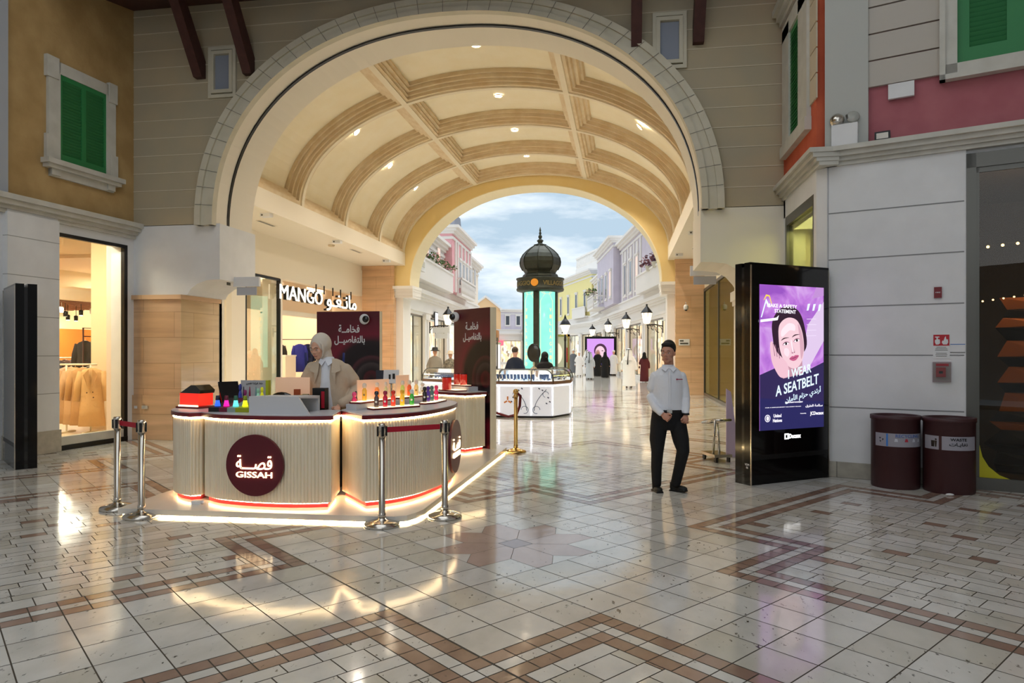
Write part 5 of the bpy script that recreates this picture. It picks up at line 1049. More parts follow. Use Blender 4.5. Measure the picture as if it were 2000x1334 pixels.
def upper(label, loc, rz, L, H, m, wins, z0=5.06, dep=1.4, corn=True, proj=0, roof=None, pil=(), win_h=1.5, wz=6.0, lit=()):
    t = thing('building', label, 'building', loc, rz)
    MB().box(0, -proj, z0, L, dep, H).build('wall', m, t); c = MB()
    if corn:
        for a, b_, d in ((-.75, -.6, .06), (-.45, -.3, .12), (-.3, -.14, .25), (-.14, .02, .40)): c.box(-d * .5, -proj - d, H + a, L + d * .5, dep, H + b_)
        for x in pil: c.box(x - .16, -proj - .07, z0, x + .16, -proj, H - .7)
        c.build('cornice', 'street2', t)
    if roof: MB().prism([(-proj - .35, H + .02), (dep, H + .02), (dep, H + .6), (.8, H + .6)], -.1, L + .1, plane='YZ').build('roof', roof, t)
    for i, x in enumerate(wins):
        f = MB().box(x - .38, -proj - .08, wz - .12, x + .38, -proj, wz + win_h + .12).box(x - .46, -proj - .13, wz + win_h + .12, x + .46, -proj, wz + win_h + .24).box(x - .44, -proj - .12, wz - .2, x + .44, -proj, wz - .1).build('window', 'street2', t)
        MB().box(x - .26, -proj - .09, wz, x + .26, -proj - .07, wz + win_h).build('pane', wlit if i in lit else wpane, f)
    return t
def balcony(parent, x0, x1, y, z, d=.8, balu=True):
    b = MB().box(x0, y - d, z - .15, x1, y, z).box(x0, y - d - .04, z + .8, x1, y - d + .08, z + .9).box(x0, y - d, z + .8, x0 + .08, y, z + .9).box(x1 - .08, y - d, z + .8, x1, y, z + .9)
    if balu:
        n = int((x1 - x0) / .22)
        for k in range(n + 1): b.lathe([(.03, 0), (.055, .2), (.03, .45), (.045, .6), (.03, .8)], (x0 + .04 + (x1 - x0 - .08) * k / n, y - d + .02, z), 8)
    else: b.box(x0, y - d, z, x1, y - d + .06, z + .8)
    b.build('balcony', 'street2', parent)
leafm = mat('plant_leaf', '3E5A2A', .7, noise=12, col2='5C7236'); flow = mat('plant_flower', 'B98A86', .7)
def plant(label, loc, s=.35, col=None, grp='flowering plants on the balconies'):
    t = thing('potted_plant', label, 'plant', loc, 0, grp); MB().lathe([(s * .35, 0), (s * .5, s * .5), (s * .52, s * .55)], seg=14).build('pot', 'greytrim', t)
    r = random.Random(int(loc[0] * 100 + loc[1] * 37)); b = MB(); f = MB()
    for k in range(70):
        a, e_ = r.uniform(0, 2 * PI), r.uniform(-.3, 1); rr_ = s * r.uniform(.5, 1.15); c = Vector((rr_ * math.cos(a) * math.cos(e_), rr_ * math.sin(a) * math.cos(e_), s * .75 + rr_ * .8 * math.sin(e_)))
        (f if r.random() < .25 else b).obox(c, (s * .13, s * .09, .008), (r.uniform(-1, 1), r.uniform(-1, 1), a))
    tag(b.build('leaves', col or leafm, t), kind='stuff'); tag(f.build('blossoms', flow, t), kind='stuff')
lit = emis('lantern_glow', 'FFE9C8', 3.0); litglass = mat('lantern_bulb_glass', 'FFF2DC', .3, em='FFE4BC', es=1.7)
def lantern(label, loc, rz, s=1.0, arm=.8):
    t = thing('wall_lantern', label, 'lantern', loc, rz, 'wall lanterns along the street'); t.scale = (s, s, s)
    MB().lathe([(.0, .52), (.04, .50), (.03, .44), (.06, .40), (.16, .28), (.22, .20), (.21, .18)], (0, -arm, 0), 8, sm=False, cap=False).build('cap', 'black', t)
    MB().lathe([(.20, .18), (.12, -.18), (.08, -.22)], (0, -arm, 0), 8, sm=False).build('glass', litglass, t)
    b = MB(); b.tube([(0, 0, -.30), (0, -arm * .5, -.24), (0, -arm, -.26), (0, -arm, -.20)], .022, 8); b.box(-.04, -.03, -.55, .04, 0, -.1)
    for r_, cy, cz in ((.11, -.16, -.42), (.08, -.36, -.36), (.06, -.52, -.32)): b.tube([(0, cy + r_ * math.cos(k * .6), cz + r_ * math.sin(k * .6)) for k in range(9)], .014, 6)
    for k in range(8): a = k * PI / 4; b.tube([(.20 * math.cos(a), -arm + .20 * math.sin(a), .18), (.09 * math.cos(a), -arm + .09 * math.sin(a), -.22)], .010, 5)
    b.build('bracket', 'black', t); return t
# left side of the street
LA = Vector((-9.35, 28.3)); LDir = (Vector((-10.3, 44.0)) - LA); LRZ = math.atan2(LDir.y, LDir.x); LDir.normalize()
def lp(s, o=0, z=0): n = Vector((LDir.y, -LDir.x)); return (LA.x + LDir.x * s + n.x * o, LA.y + LDir.y * s + n.y * o, z)
street_bay('nearest glazed shopfront on the left of the street, just past the arch', lp(0), LRZ, 4.4, 0); street_bay('shopfront on the left behind the couple in hats', lp(4.4), LRZ, 5.4, 1); street_bay('farthest shopfront on the left side of the street', lp(9.8), LRZ, 5.9, 2)
b_ = upper('pale grey two-storey facade with flower balcony, upper left of the street', lp(0), LRZ, 9.2, 7.6, mat('pale_grey_render', 'DCD9DC', .8), (1.2, 4.6, 7.4), lit=(1, 2), proj=0); balcony(b_, .3, 9.0, 0, 5.05, .55, False)
b_ = upper('rose pink corner tower with white cornice on the left of the street', lp(9.2), LRZ, 6.5, 8.7, mat('rose_pink_render', 'E0A0A8', .85, noise=2, col2='E8B0B6'), (2.2, 3.4, 4.6, 5.8), proj=.45, wz=5.6, win_h=1.3, pil=(.9, 1.6, 2.8, 4.0, 5.2, 6.3)); balcony(b_, 1.4, 6.4, -.45, 5.05, .3)
MB().prism([(-.2, 8.72), (2.2, 8.72), (1.8, 9.4), (.2, 9.4)], -.6, 2, plane='XZ').build('slate_roof', mat('slate_roof', '7F8490', .7), b_)
for s_, lb in ((4.0, 'flowering plant on the left balcony, nearest the arch'), (5.9, 'flowering plant in the middle of the left balcony'), (8.3, 'flowering plant at the end of the left balcony by the pink tower')): plant(lb, lp(s_, .42, 5.85), .42)
upper('narrow cream facade just beyond the pink tower', lp(15.9), LRZ, 6, 8.0, mat('cream_render', 'EAE0D2', .8), (1, 2.5, 4), proj=0); street_bay('shopfront beyond the pink tower, hidden low at left', lp(15.7), LRZ, 6, 0)
lantern('large lit wall lantern on the left above the couple in hats', lp(5.0, .10, 3.25), LRZ, 1.25, .75)
t = thing('facade_speaker', 'square white wall speaker at the near end of the left balcony', 'speaker', lp(.7, .75, 5.15), LRZ); MB().box(-.5, -.02, 0, .5, .12, .62).build('casing', 'hallwhite', t); MB().box(-.3, -.035, .18, .3, -.02, .42).build('grille', 'greytrim', t)
t = thing('menu_board', 'small lit square sign in dark frame behind the left wall lantern', 'sign', lp(6.3, .15, 2.95), LRZ); MB().box(-.35, -.03, 0, .35, .02, .75).build('frame', 'black', t); MB().box(-.30, -.04, .05, .30, -.03, .70).build('lit_face', emis('sign_face', 'F4F4FF', 1.1), t)
t = thing('hanging_sign', 'white two-tier hanging sign below the left wall lantern', 'sign', lp(4.7, .75, 2.35), 0); MB().box(-.42, -.03, .22, .42, .03, .5).build('upper_plate', 'hallwhite', t); MB().box(-.33, -.02, -.05, .33, .02, .2).build('lower_plate', 'hallwhite', t); MB().tube([(0, 0, .5), (0, 0, .78)], .015).build('hanger', 'black', t)
# right side of the street
R0, R1, R2, R3 = Vector((3.1, 28.3)), Vector((-2.55, 63.6)), Vector((-7.4, 77.0)), Vector((-14.8, 101.0))
def seg(a, b):
    d = (a - b); L = d.length; d.normalize(); rz = math.atan2(d.y, d.x)
    return L, rz, lambda s, o=0, z=0: (b.x + d.x * s + d.y * o, b.y + d.y * s - d.x * o, z)
L1, Z1, f1 = seg(R0, R1); L2, Z2, f2 = seg(R1, R2); L3, Z3, f3 = seg(R2, R3)
nb = 6; w1 = L1 / nb
nm = ['farthest', 'fifth', 'fourth', 'third', 'second', 'nearest']
for k in range(nb): street_bay(nm[k] + ' lit shopfront on the right of the street, counting from the arch', f1(k * w1), Z1, w1, (1, 2, 0, 1, 0, 1)[k])
lav = mat('lavender_render', 'C4BCCB', .85, noise=1.5, col2='CCC5D2')
b_ = upper('near lavender facade with tall paired windows on the right of the street', f1(14.8), Z1, 20.9, 9.2, lav, (2.2, 4.4, 6.6, 12, 15, 18), wz=5.5, win_h=1.9, pil=(1.2, 3.3, 5.5, 7.7), lit=(2,)); balcony(b_, 9.0, 20.6, 0, 5.05, .55, False)
for x in (2.2, 4.4, 6.6): MB().box(x - .3, -.07, 7.55, x + .3, 0, 8.35).build('upper_panel', 'street2', b_)
b_ = upper('projecting lavender house with heavy cornice and window balcony on the right', f1(5.4), Z1, 9.2, 9.8, lav, (1.6, 3.6, 5.8, 8.0), proj=.5, wz=5.7, win_h=1.7, lit=(3,)); balcony(b_, .4, 4.6, -.5, 5.15, .9)
plant('dark flowering plant on the small right balcony, left of the pair', f1(6.2, 1.3, 6.05), .42); plant('dark flowering plant on the small right balcony, right of the pair', f1(8.4, 1.3, 6.05), .46)
dp = mat('purple_leaf', '4A2A38', .7, noise=10, col2='6E3A48')
for s_, lb in ((27.6, 'purple-leaved plant on the near right balcony by the arch'), (29.2, 'second purple-leaved plant on the near right balcony')): plant(lb, f1(s_, .5, 5.8), .5, dp)
b_ = upper('white and yellow house with slate roof beyond the lavender houses', f1(-1.0), Z1, 6.3, 8.3, mat('pale_yellow_render', 'E9E0B4', .85), (1.2, 3.2, 5.0), pil=(.3, 2.2, 4.2, 6.0), roof=mat('slate_roof2', '878C9C', .7), lit=(1,)); balcony(b_, 0, 6.2, 0, 5.05, .4)
for k in range(3): street_bay(('third', 'second', 'first')[k] + ' shopfront after the bend on the right of the street', f2(k * L2 / 3), Z2, L2 / 3, (2, 2, 0)[k])
b_ = upper('pale yellow house with tall narrow windows and roof balustrade', f2(0), Z2, L2 - 1.2, 9.4, mat('lemon_render', 'EBDF9E', .85), (2, 5, 8, 11), wz=5.7, win_h=1.7); balcony(b_, 8, 12.4, 0, 5.1, .5, False)
b = MB()
for k in range(22): b.lathe([(.05, 0), (.09, .3), (.05, .7), (.07, 1.0)], (6 + k * .32, .6, 10.2), 8)
b.box(5.8, .5, 11.2, 13, .7, 11.35).box(5.8, .5, 9.4, 13, 2, 10.2); b.build('roof_balustrade', 'plaintop', b_)
for k in range(5): street_bay(('farthest', 'fourth', 'third', 'second', 'first')[k] + ' small shopfront on the far bend of the street', f3(k * L3 / 5), Z3, L3 / 5, (2, 1, 2, 0, 2)[k])
upper('lavender house on the far bend behind the dome tower', f3(6), Z3, L3 - 6, 8.4, lav, (2, 5, 8, 11, 14), wz=5.8)
# houses closing the view
F0 = Vector((-25.5, 97.0)); F1 = Vector((-14.6, 101.2)); LF_, ZF, ff = seg(F1, F0)
for k in range(3): street_bay(('left', 'middle', 'right')[k] + ' shopfront closing the far end of the street', ff(k * LF_ / 3), ZF, LF_ / 3, (0, 2, 1)[k])
upper('mint green house closing the view at far left', ff(0), ZF, 3.6, 7.8, mat('mint_render', 'C9DCCB', .85), (1, 2.6), wz=5.7, win_h=1.3)
b_ = upper('peach gabled house closing the far end of the street', ff(3.6), ZF, 4.6, 7.9, mat('peach_render', 'E8C090', .85), (1.1, 3.3), wz=5.7, win_h=1.5, corn=False); MB().prism([(-.2, 7.9), (4.8, 7.9), (2.3, 9.7)], -.1, 1.5, plane='XZ').build('gable', mat('peach_gable', 'E8C294', .85), b_); MB().prism([(-.5, 7.85), (-.2, 7.75), (2.3, 9.65), (4.8, 7.75), (5.1, 7.85), (2.3, 10.0)], -.25, 0, plane='XZ').build('gable_trim', 'street2', b_)
for x, nm_ in ((1.1, 'left'), (3.3, 'right')): plant(nm_ + ' red window-box plant on the peach gabled house', ff(3.6 + x, .3, 5.2), .45, mat('red_leaf', '9A4A40', .7))
upper('pale lavender house right of the peach gabled one', ff(8.2), ZF, 4.4, 8.0, lav, (1, 2.6, 3.8), wz=5.7, win_h=1.3)
struct(MB().box(-60, 104, 0, 20, 106, 7).build('wall_street_end', 'plaintop')); struct(MB().box(-26.4, 50, 0, -26, 97, 7).build('wall_street_left_far', 'plaintop'))
# wall lanterns right
def rl_(label, u_s, z, s=1.3, fn=f1, rz=Z1, o=.12): lantern(label, fn(u_s, o, z + .12), rz, s, .6)
rl_('nearest lit wall lantern on the right of the street', 29.0, 3.2, 1.35); rl_('second lit wall lantern on the right, counting from the arch', 22.6, 3.2, 1.3); rl_('third lit wall lantern on the right, counting from the arch', 14.8, 3.2, 1.3)
rl_('fourth lit wall lantern on the right, counting from the arch', 5.2, 3.2, 1.3); rl_('lit wall lantern at the bend of the street beside the tower', 6.4, 3.2, 1.3, f2, Z2)
rl_('small far lantern left of the pair under the peach house', 4.0, 3.3, 1.4, ff, ZF); rl_('small far lantern right of the pair under the peach house', 7.4, 3.3, 1.4, ff, ZF)
t = thing('street_lantern', 'tall dark lantern standing right of the dome tower', 'lantern', (-3.15, 37.5, 0), 0)
MB().lathe([(.18, 0), (.16, .2), (.07, .35), (.05, 2.2), (.07, 2.3), (.05, 2.6)], seg=12).build('pole', 'black', t); MB().lathe([(.06, 2.6), (.12, 2.7), (.25, 3.05), (.27, 3.1)], seg=8, sm=False).build('glass', litglass, t); MB().lathe([(.31, 3.1), (.2, 3.3), (.08, 3.45), (.03, 3.62), (.0, 3.7)], seg=8, sm=False).build('cap', 'black', t)
# second advertising display down the street
d2 = thing('advertising_display', 'distant black advertising display glowing purple among the walkers', 'advertising display', (-1.65, 49.5, 0), rad(2)); MB().box(-1.1, 0, 0, 1.1, .3, 2.75).build('case', 'display', d2); MB().box(-.95, -.01, .7, .95, 0, 2.6).build('screen', emis('far_screen', 'C690DC', .9), d2)
fl2 = lambda p, c, l, n_: flat(p, emis('far_screen_' + n_, c, .85), d2, -.012 - l * .002, n_, .001)
fl2(ell(.0, 1.75, .45, .5), '4A2A44', 0, 'hair'); fl2(ell(-.02, 1.62, .34, .46), 'E6C2D0', 1, 'face'); fl2([(-.95, .7), (.95, .7), (.95, 1.1), (.3, 1.25), (-.4, 1.1), (-.95, 1.0)], '4A3A78', 2, 'clothes'); fl2(ell(-.16, 1.72, .07, .03, 12), '2C1420', 3, 'eye'); fl2(ell(.14, 1.74, .07, .03, 12), '2C1420', 3, 'eye'); fl2(ell(0, 1.36, .1, .03, 12), 'B0507A', 3, 'lips')
# far kiosk things at the back left: glowing shop sign, cafe, mirror arch
t = thing('arched_display', 'gold-framed arched display stand behind the tower', 'display stand', (-3.68, 38.5, 0), 0); t.scale = (.72, 1, .82); f = MB().box(-.95, 0, 0, -.8, .3, 3.2).box(.8, 0, 0, .95, .3, 3.2).box(-.95, 0, 3.05, .95, .3, 3.2); f.build('gold_frame', 'gold', t); MB().box(-.8, .05, 0, .8, .25, 3.05).build('panel', mat('sage_panel', 'C8CDB4', .7), t); MB().prism(ell(-.1, 1.9, .5, .75, 30), .05, .03, plane='XZ').build('arched_mirror', emis('mirror_glow', 'F4DCC0', .9), t); MB().box(.72, -.02, 1.3, .80, .0, 2.3).build('red_banner', 'red', t)
t = thing('shop_sign', 'small glowing pink-red shop sign far down the street at left', 'sign', ff(6.6, .5, 2.65), ZF); MB().box(-1.9, -.05, 0, 1.9, .05, .75).build('lit_sign', emis('red_sign', 'FF5A70', 1.3), t)
t = thing('jewellery_kiosk_roofed', 'wood-topped glass display cabinet behind the rope post', 'cabinet', (-4.35, 20.6, 0), rad(4))
MB().box(-.62, -.4, 0, .62, .4, 1.1).build('base', 'hallwhite', t); MB().box(-.6, -.38, 1.1, .6, .38, 1.85).build('lit_case', emis('case_glow', 'FFF2E0', .95), t); MB().box(-.63, -.41, 1.85, .63, .41, 1.92).build('top', 'gold', t)
for x in (-.6, -.2, .22, .6): MB().box(x - .02, -.42, 1.1, x + .02, -.38, 2.05).build('post', 'mullion', t)
MB().box(.1, -.3, 1.94, .58, .3, 2.28).build('wooden_crate', mat('golden_wood', 'A9743A', .5), t); MB().lathe([(.12, 0), (.14, .4), (.10, .5)], (.12, -.45, 1.2), 16).build('dark_vase', 'black', t)
MB().box(-.62, -.46, 1.02, .6, -.42, 1.2).build('dark_ledge', 'black', t)

# dome tower
TX, TY = -3.72, 30.9; tw_ = thing('dome_tower', 'glowing mint advertising column with dark onion dome and VILLAGGIO band', 'tower', (TX, TY, 0))
dm = mat('dark_bronze', '33362F', .45, .5, noise=6, col2='3E423A'); mint = bpy.data.materials.new('mint_screen'); mint.use_nodes = True; n = mint.node_tree; b = n.nodes['Principled BSDF']
b.inputs['Base Color'].default_value = (0, 0, 0, 1); b.inputs['Roughness'].default_value = .25; t_ = n.nodes.new('ShaderNodeTexCoord'); z_ = n.nodes.new('ShaderNodeTexNoise'); z_.inputs['Scale'].default_value = 1.2; r_ = n.nodes.new('ShaderNodeValToRGB'); r_.color_ramp.elements[0].color = lin('6FDCC0'); r_.color_ramp.elements[1].color = lin('9AEFD6')
n.links.new(t_.outputs['Object'], z_.inputs['Vector']); n.links.new(z_.outputs['Fac'], r_.inputs[0]); n.links.new(r_.outputs[0], b.inputs['Emission Color']); b.inputs['Emission Strength'].default_value = .95
MB().cyl((0, 0, 0), .80, .9, 32, sm=False).build('base', dm, tw_)
s = MB(); s.lathe([(.72, .9), (.72, 4.42)], seg=48).build('screen', mint, tw_)
s = MB()
for k in range(4): a = rad(-96 + 90 * k); s.obox((.70 * math.cos(a), .70 * math.sin(a), 2.65), (.09, .13, 1.78), (0, 0, a))
s.build('mullions', dm, tw_)
MB().lathe([(.80, 4.30), (1.04, 4.36), (1.07, 4.42), (1.07, 4.46), (1.04, 4.50), (1.04, 4.84), (1.08, 4.88), (1.08, 4.93), (.7, 4.93)], seg=48).build('band', dm, tw_)
MB().lathe([(.78, 4.93), (.82, 5.0), (.78, 5.1), (.70, 5.16), (.72, 5.22), (.82, 5.34), (.905, 5.5), (.92, 5.66), (.885, 5.84), (.78, 6.02), (.62, 6.18), (.45, 6.31), (.30, 6.40), (.27, 6.44)], seg=8, sm=False).build('dome', dm, tw_)
s = MB()
pr = [(.80, 5.30), (.905, 5.5), (.925, 5.66), (.89, 5.84), (.79, 6.02), (.62, 6.19), (.45, 6.32), (.30, 6.41)]
for k in range(8): a = k * PI / 4; s.tube([(r_2 * math.cos(a), r_2 * math.sin(a), z) for r_2, z in pr], .022, 6)
s.build('dome_ribs', dm, tw_)
MB().lathe([(.29, 6.40), (.29, 6.46), (.12, 6.50), (.10, 6.56), (.15, 6.62), (.14, 6.66), (.05, 6.72), (.09, 6.80), (.08, 6.86), (.04, 6.90), (.06, 6.98), (.03, 7.04), (.045, 7.10), (.01, 7.26)], seg=12).build('finial', dm, tw_)
def band_text(body, w, h, ang, z, m, R=1.045, off=.01): text(body, w, h, m, tw_, (R * math.sin(ang), -R * math.cos(ang), z), (rad(90), 0, ang), 'band_lettering', .004, off, curve=R)
gl = mat('dull_gold_letter', '8E7F52', .4, .6)
band_text('VILLAGGIO', 1.25, .20, rad(48), 4.66, gl); band_text('VILLAGGIO', 1.25, .20, rad(-52), 4.66, gl)
o = MB().lathe([(.165, 0), (.165, .03)], seg=30, sm=False).build('medallion', mat('amber_medallion', 'D08A2C', .4, em='C07A20', es=.2), tw_); o.rotation_euler = (rad(90), 0, rad(-6)); o.location = (-.12, -1.045, 4.67)
pk = emis('screen_gold_line', 'F2E0A0', 1.0); 
for a0 in (-36, 32):
    for pts in ([(-.30, 1.0), (-.30, 3.9), (-.12, 4.2), (.12, 4.2), (.30, 3.9), (.30, 1.0)], [(-.38, 4.4), (-.16, 4.2)], [(.38, 4.4), (.16, 4.2)], [(-.24, 4.4), (-.10, 4.2)], [(.24, 4.4), (.10, 4.2)]):
        R = .724; MB().tube([(R * math.sin(x / R + rad(a0)), -R * math.cos(x / R + rad(a0)), z) for x, z in pts], .008, 5).build('screen_line', pk, tw_)
for a0, side in ((-36, -1), (32, 1)):
    for k, ch in enumerate('VILLAGGIO'):
        text(ch, .11, .16, pk, tw_, (.727 * math.sin(rad(a0 + side * 14)), -.727 * math.cos(rad(a0 + side * 14)), 3.5 - k * .30), (rad(90), 0, rad(a0 + side * 14)), 'screen_letter', .003)

# jewellery counter island
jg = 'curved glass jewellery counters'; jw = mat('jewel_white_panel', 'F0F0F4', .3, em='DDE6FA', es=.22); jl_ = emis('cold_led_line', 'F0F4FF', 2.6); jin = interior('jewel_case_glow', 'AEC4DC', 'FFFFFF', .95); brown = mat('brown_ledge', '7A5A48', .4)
JP = [Vector(p) for p in ((-5.4, 18.2), (-4.1, 17.25), (-3.05, 16.82), (-2.24, 16.78), (-1.72, 16.86), (-1.36, 17.75), (-1.45, 19.6), (-1.9, 20.9))]
vine = mat('vine_print', '50505A', .5); vo = mat('orange_print', 'D88A4A', .5)
lbs = ['white jewellery counter section farthest left, behind the poster panel', 'white jewellery counter section with orange emblem', 'white jewellery counter section right of the emblem behind the rope post', 'white jewellery counter section with black vine scroll on its left', 'narrow corner section of the white jewellery counter', 'side section of the white jewellery counter along the aisle', 'rear side section of the white jewellery counter']
for i, (a, c) in enumerate(zip(JP, JP[1:])):
    d = c - a; L = d.length; rz = math.atan2(d.y, d.x); t = thing('jewellery_counter', lbs[i], 'counter', (a.x, a.y, 0), rz, jg)
    MB().box(.0, 0, .05, L, .55, .83).build('base', jw, t); MB().box(.0, .03, 0, L, .5, .05).build('plinth', 'black', t); MB().box(0, -.03, .83, L, .58, .90).build('ledge', brown, t)
    MB().box(.0, -.008, .78, L, 0, .80).box(0, -.01, .08, .012, 0, .8).box(L - (.03 if i == 4 else .012), -.01, .08, L, 0, .8).build('light_line', jl_, t)
    q = [(-.02 + .0, .90)] + [(-.02 + .22 * (1 - math.cos(k * PI / 12)), .90 + .28 * math.sin(k * PI / 12)) for k in range(1, 7)] + [(.55, 1.18)]
    g = MB(); n_ = len(q); g.add([(0, y, z) for y, z in q] + [(L, y, z) for y, z in q], [(k, k + 1, n_ + k + 1, n_ + k) for k in range(n_ - 1)], 0, True); g.build('glass_case', 'glass', t)
    MB().box(.02, .45, .90, L - .02, .50, 1.16).box(.02, .02, .90, L - .02, .45, .91).build('lit_lining', jin, t)
    f = MB()
    for x in (0, L): f.tube([(x, y, z) for y, z in q], .014, 6)
    f.tube([(0, .55, 1.18), (L, .55, 1.18)], .014, 6); f.build('case_frame', 'mullion', t)
    r_9 = random.Random(i); s = MB(); s2 = MB()
    for k in range(int(L / .09)):
        x = .06 + k * .09; (s if k % 3 else s2).ball((x, .16 + .1 * (k % 2), .935), .022, 8, 5, sc=(1, 1, 1.2)); s2.obox((x, .36, 1.0), (.03, .012, .06), (.3, 0, 0))
    s.build('white_stands', 'hallwhite', t); s2.build('blue_stands', mat('blue_velvet', '50648C', .7), t)
    if i in (2, 3, 1):
        sg_ = 1 if i != 3 else -1; x0 = L * (.86 if sg_ > 0 else .14); s = MB()
        s.tube([(x0 - sg_ * .30 * (k / 12) ** 1.5, -.004, .18 + .52 * (k / 12) ** .8) for k in range(13)], .008, 5).tube([(x0 - sg_ * (.05 + .09 * math.cos(k * .5)), -.004, .20 + .09 * math.sin(k * .5)) for k in range(11)], .007, 5).tube([(x0 - sg_ * (.28 + .07 * math.cos(k * .5)), -.004, .58 + .07 * math.sin(k * .5)) for k in range(10)], .006, 5)
        for x, z in ((.12, .72), (.2, .68), (.34, .5), (.30, .36), (.38, .40)): s.obox((x0 - sg_ * x, -.004, z), (.022, .003, .014), (0, .6, 0))
        s.build('vine_scroll', vine, t)
    if i == 1:
        s = MB(); s.tube([(L / 2 + .19 * math.cos(k * PI / 12), -.004, .42 + .19 * math.sin(k * PI / 12)) for k in range(24)], .005, 5, closed=True); s.build('emblem_ring', vine, t)
    if i == 2:
        s = MB()
        for a_ in (90, 210, 330): s.obox((.22 + .06 * math.cos(rad(a_)), -.005, .42 + .06 * math.sin(rad(a_))), (.045, .003, .02), (0, -rad(a_), 0))
        s.build('emblem', vo, t)
t = thing('vanity_mirror', 'oval mirror on silver foot on the jewellery counter', 'mirror', (-2.25, 17.35, 1.18)); MB().ball((0, 0, .42), .19, 24, 14, sc=(.9, .12, 1.25)).build('mirror_disc', mat('grey_mirror', '4C4A44', .1, .6), t); MB().lathe([(.10, 0), (.08, .03), (.02, .08), (.03, .14), (.015, .2)], seg=16).build('foot', 'chrome', t)
t = thing('security_camera', 'small dome camera on a thin black pole above the jewellery counter', 'camera', (-3.45, 17.7, 1.18)); MB().tube([(0, 0, 0), (0, 0, .62)], .014).build('pole', 'black', t); MB().ball((.05, -.05, .68), .07).box(-.04, -.06, .68, .12, .04, .74).build('dome', 'hallwhite', t)

# ---------------------------------------------------------------- people
def limb(mb, pts, rs, seg=14):
    mb.tube(pts, rs, seg)
    for p, r in zip(pts, rs): mb.ball(p, r, seg, 8)
    return mb
def head(parent, c, s=1.0, yaw=0, pitch=0, skin='skin', male=True, detail=True, vox=.006):
    # c: centre of the skull; the face looks along local -Y before yaw
    H = thing_part('head', parent, c, yaw, pitch); b = MB()
    b.ball((0, .012, .02), .092, 20, 14, sc=(.84, 1.04, 1.12)); b.ball((0, -.030, -.035), .066, 18, 12, sc=(.95, .95, 1.22)); b.ball((0, -.050, -.095), .034, 14, 10, sc=(1.15, .9, .75))
    b.ball((0, -.086, .018), .030, sc=(1.6, .5, .45)); b.tube([(0, -.088, .008), (0, -.108, -.026), (0, -.098, -.038)], [.009, .014, .010]); b.ball((-.013, -.097, -.036), .009); b.ball((.013, -.097, -.036), .009)
    b.ball((0, -.090, -.066), .020, sc=(1.25, .55, .5))
    for sx in (-1, 1):
        b.ball((sx * .040, -.066, -.022), .028, sc=(1, .7, .8)); b.ball((sx * .078, .012, -.008), .026, sc=(.35, .75, 1.15)); b.ball((sx * .040, -.028, -.074), .026)
    b.tube([(0, .02, -.06), (0, .03, -.15), (0, .035, -.22)], [.056, .058, .064])
    o = b.build('face', skin, H); remesh(o, vox, 2); 
    if detail:
        for sx in (-1, 1):
            e_ = MB().ball((sx * .033, -.0825, .000), .0120, 12, 8, sc=(1.15, .5, .52)).build('eye', mat('eye_white', 'D8D2CC', .3), o); MB().ball((sx * .033 - .002, -.0870, .0), .0055, 10, 6, sc=(1, .5, 1)).build('iris', 'black', e_)
            MB().tube([(sx * .014, -.098, .022), (sx * .034, -.097, .029), (sx * .054, -.084, .022)], [.004, .005, .003], 6, flat=.7).build('eyebrow', 'hair', o)
        MB().tube([(-.026, -.090, -.069), (-.008, -.1, -.065), (.008, -.1, -.065), (.026, -.090, -.069)], [.003, .006, .006, .003], 8, flat=.8).build('lips', mat('lip', 'A8665A' if male else 'B4605C', .5), o)
    return H, o
def thing_part(name, parent, c, yaw, pitch):
    e_ = bpy.data.objects.new(name, None); C.objects.link(e_); e_.parent = parent; e_.location = c; e_.rotation_euler = Euler((pitch, 0, yaw)); e_.empty_display_size = .05
    return e_
def hand(parent, c, rot, s=1.0, skin='skin', side=1, curl=.5, name='hand'):
    # palm hangs along local -z, fingers below, thumb on the side
    b = MB(); b.tube([(0, 0, .05), (0, 0, .0)], [.026, .028], 12, flat=.8); b.ball((0, 0, -.04), .042, 14, 10, sc=(1, .48, 1.2))
    for k, (x, L) in enumerate(((-.030, .062), (-.010, .074), (.010, .070), (.029, .055))):
        p0 = Vector((x, 0, -.075)); p1 = p0 + Vector((x * .08, -math.sin(curl) * L * .45, -math.cos(curl) * L * .45)); p2 = p1 + Vector((0, -math.sin(curl * 2.2) * L * .6, -math.cos(curl * 2.2) * L * .6))
        b.tube([p0, p1, p2], [.0095, .009, .0078], 10); b.ball(p2, .0080, 8, 6)
    b.tube([(side * .030, -.005, -.03), (side * .052, -.018, -.062), (side * .050, -.03, -.090)], [.014, .0115, .009], 10)
    o = b.build(name, skin, parent); o.location = c; o.rotation_euler = rot; o.scale = (s, s, s); return remesh(o, .0045, 1)
# --- man in the white shirt
mx_, my_ = .50, 8.13
P = thing('person', 'man in white long-sleeved shirt and black trousers walking across the floor', 'person', (mx_, my_, 0), rad(4)); P.scale = (.968, .968, .968)
H, fo_ = head(P, (0, .0, 1.652), 1, rad(-24), rad(2), 'skind', True)
b = MB(); b.ball((0, .022, .045), .098, 22, 14, sc=(.87, 1.02, 1.02)); b.ball((0, -.045, .085), .050, 14, 10, sc=(1.45, .95, .62)); b.tube([(-.078, -.01, .03), (-.08, .0, .0)], .012).tube([(.078, -.01, .03), (.08, .0, .0)], .012)
o = b.build('hair', 'hair', fo_); remesh(o, .006, 2)
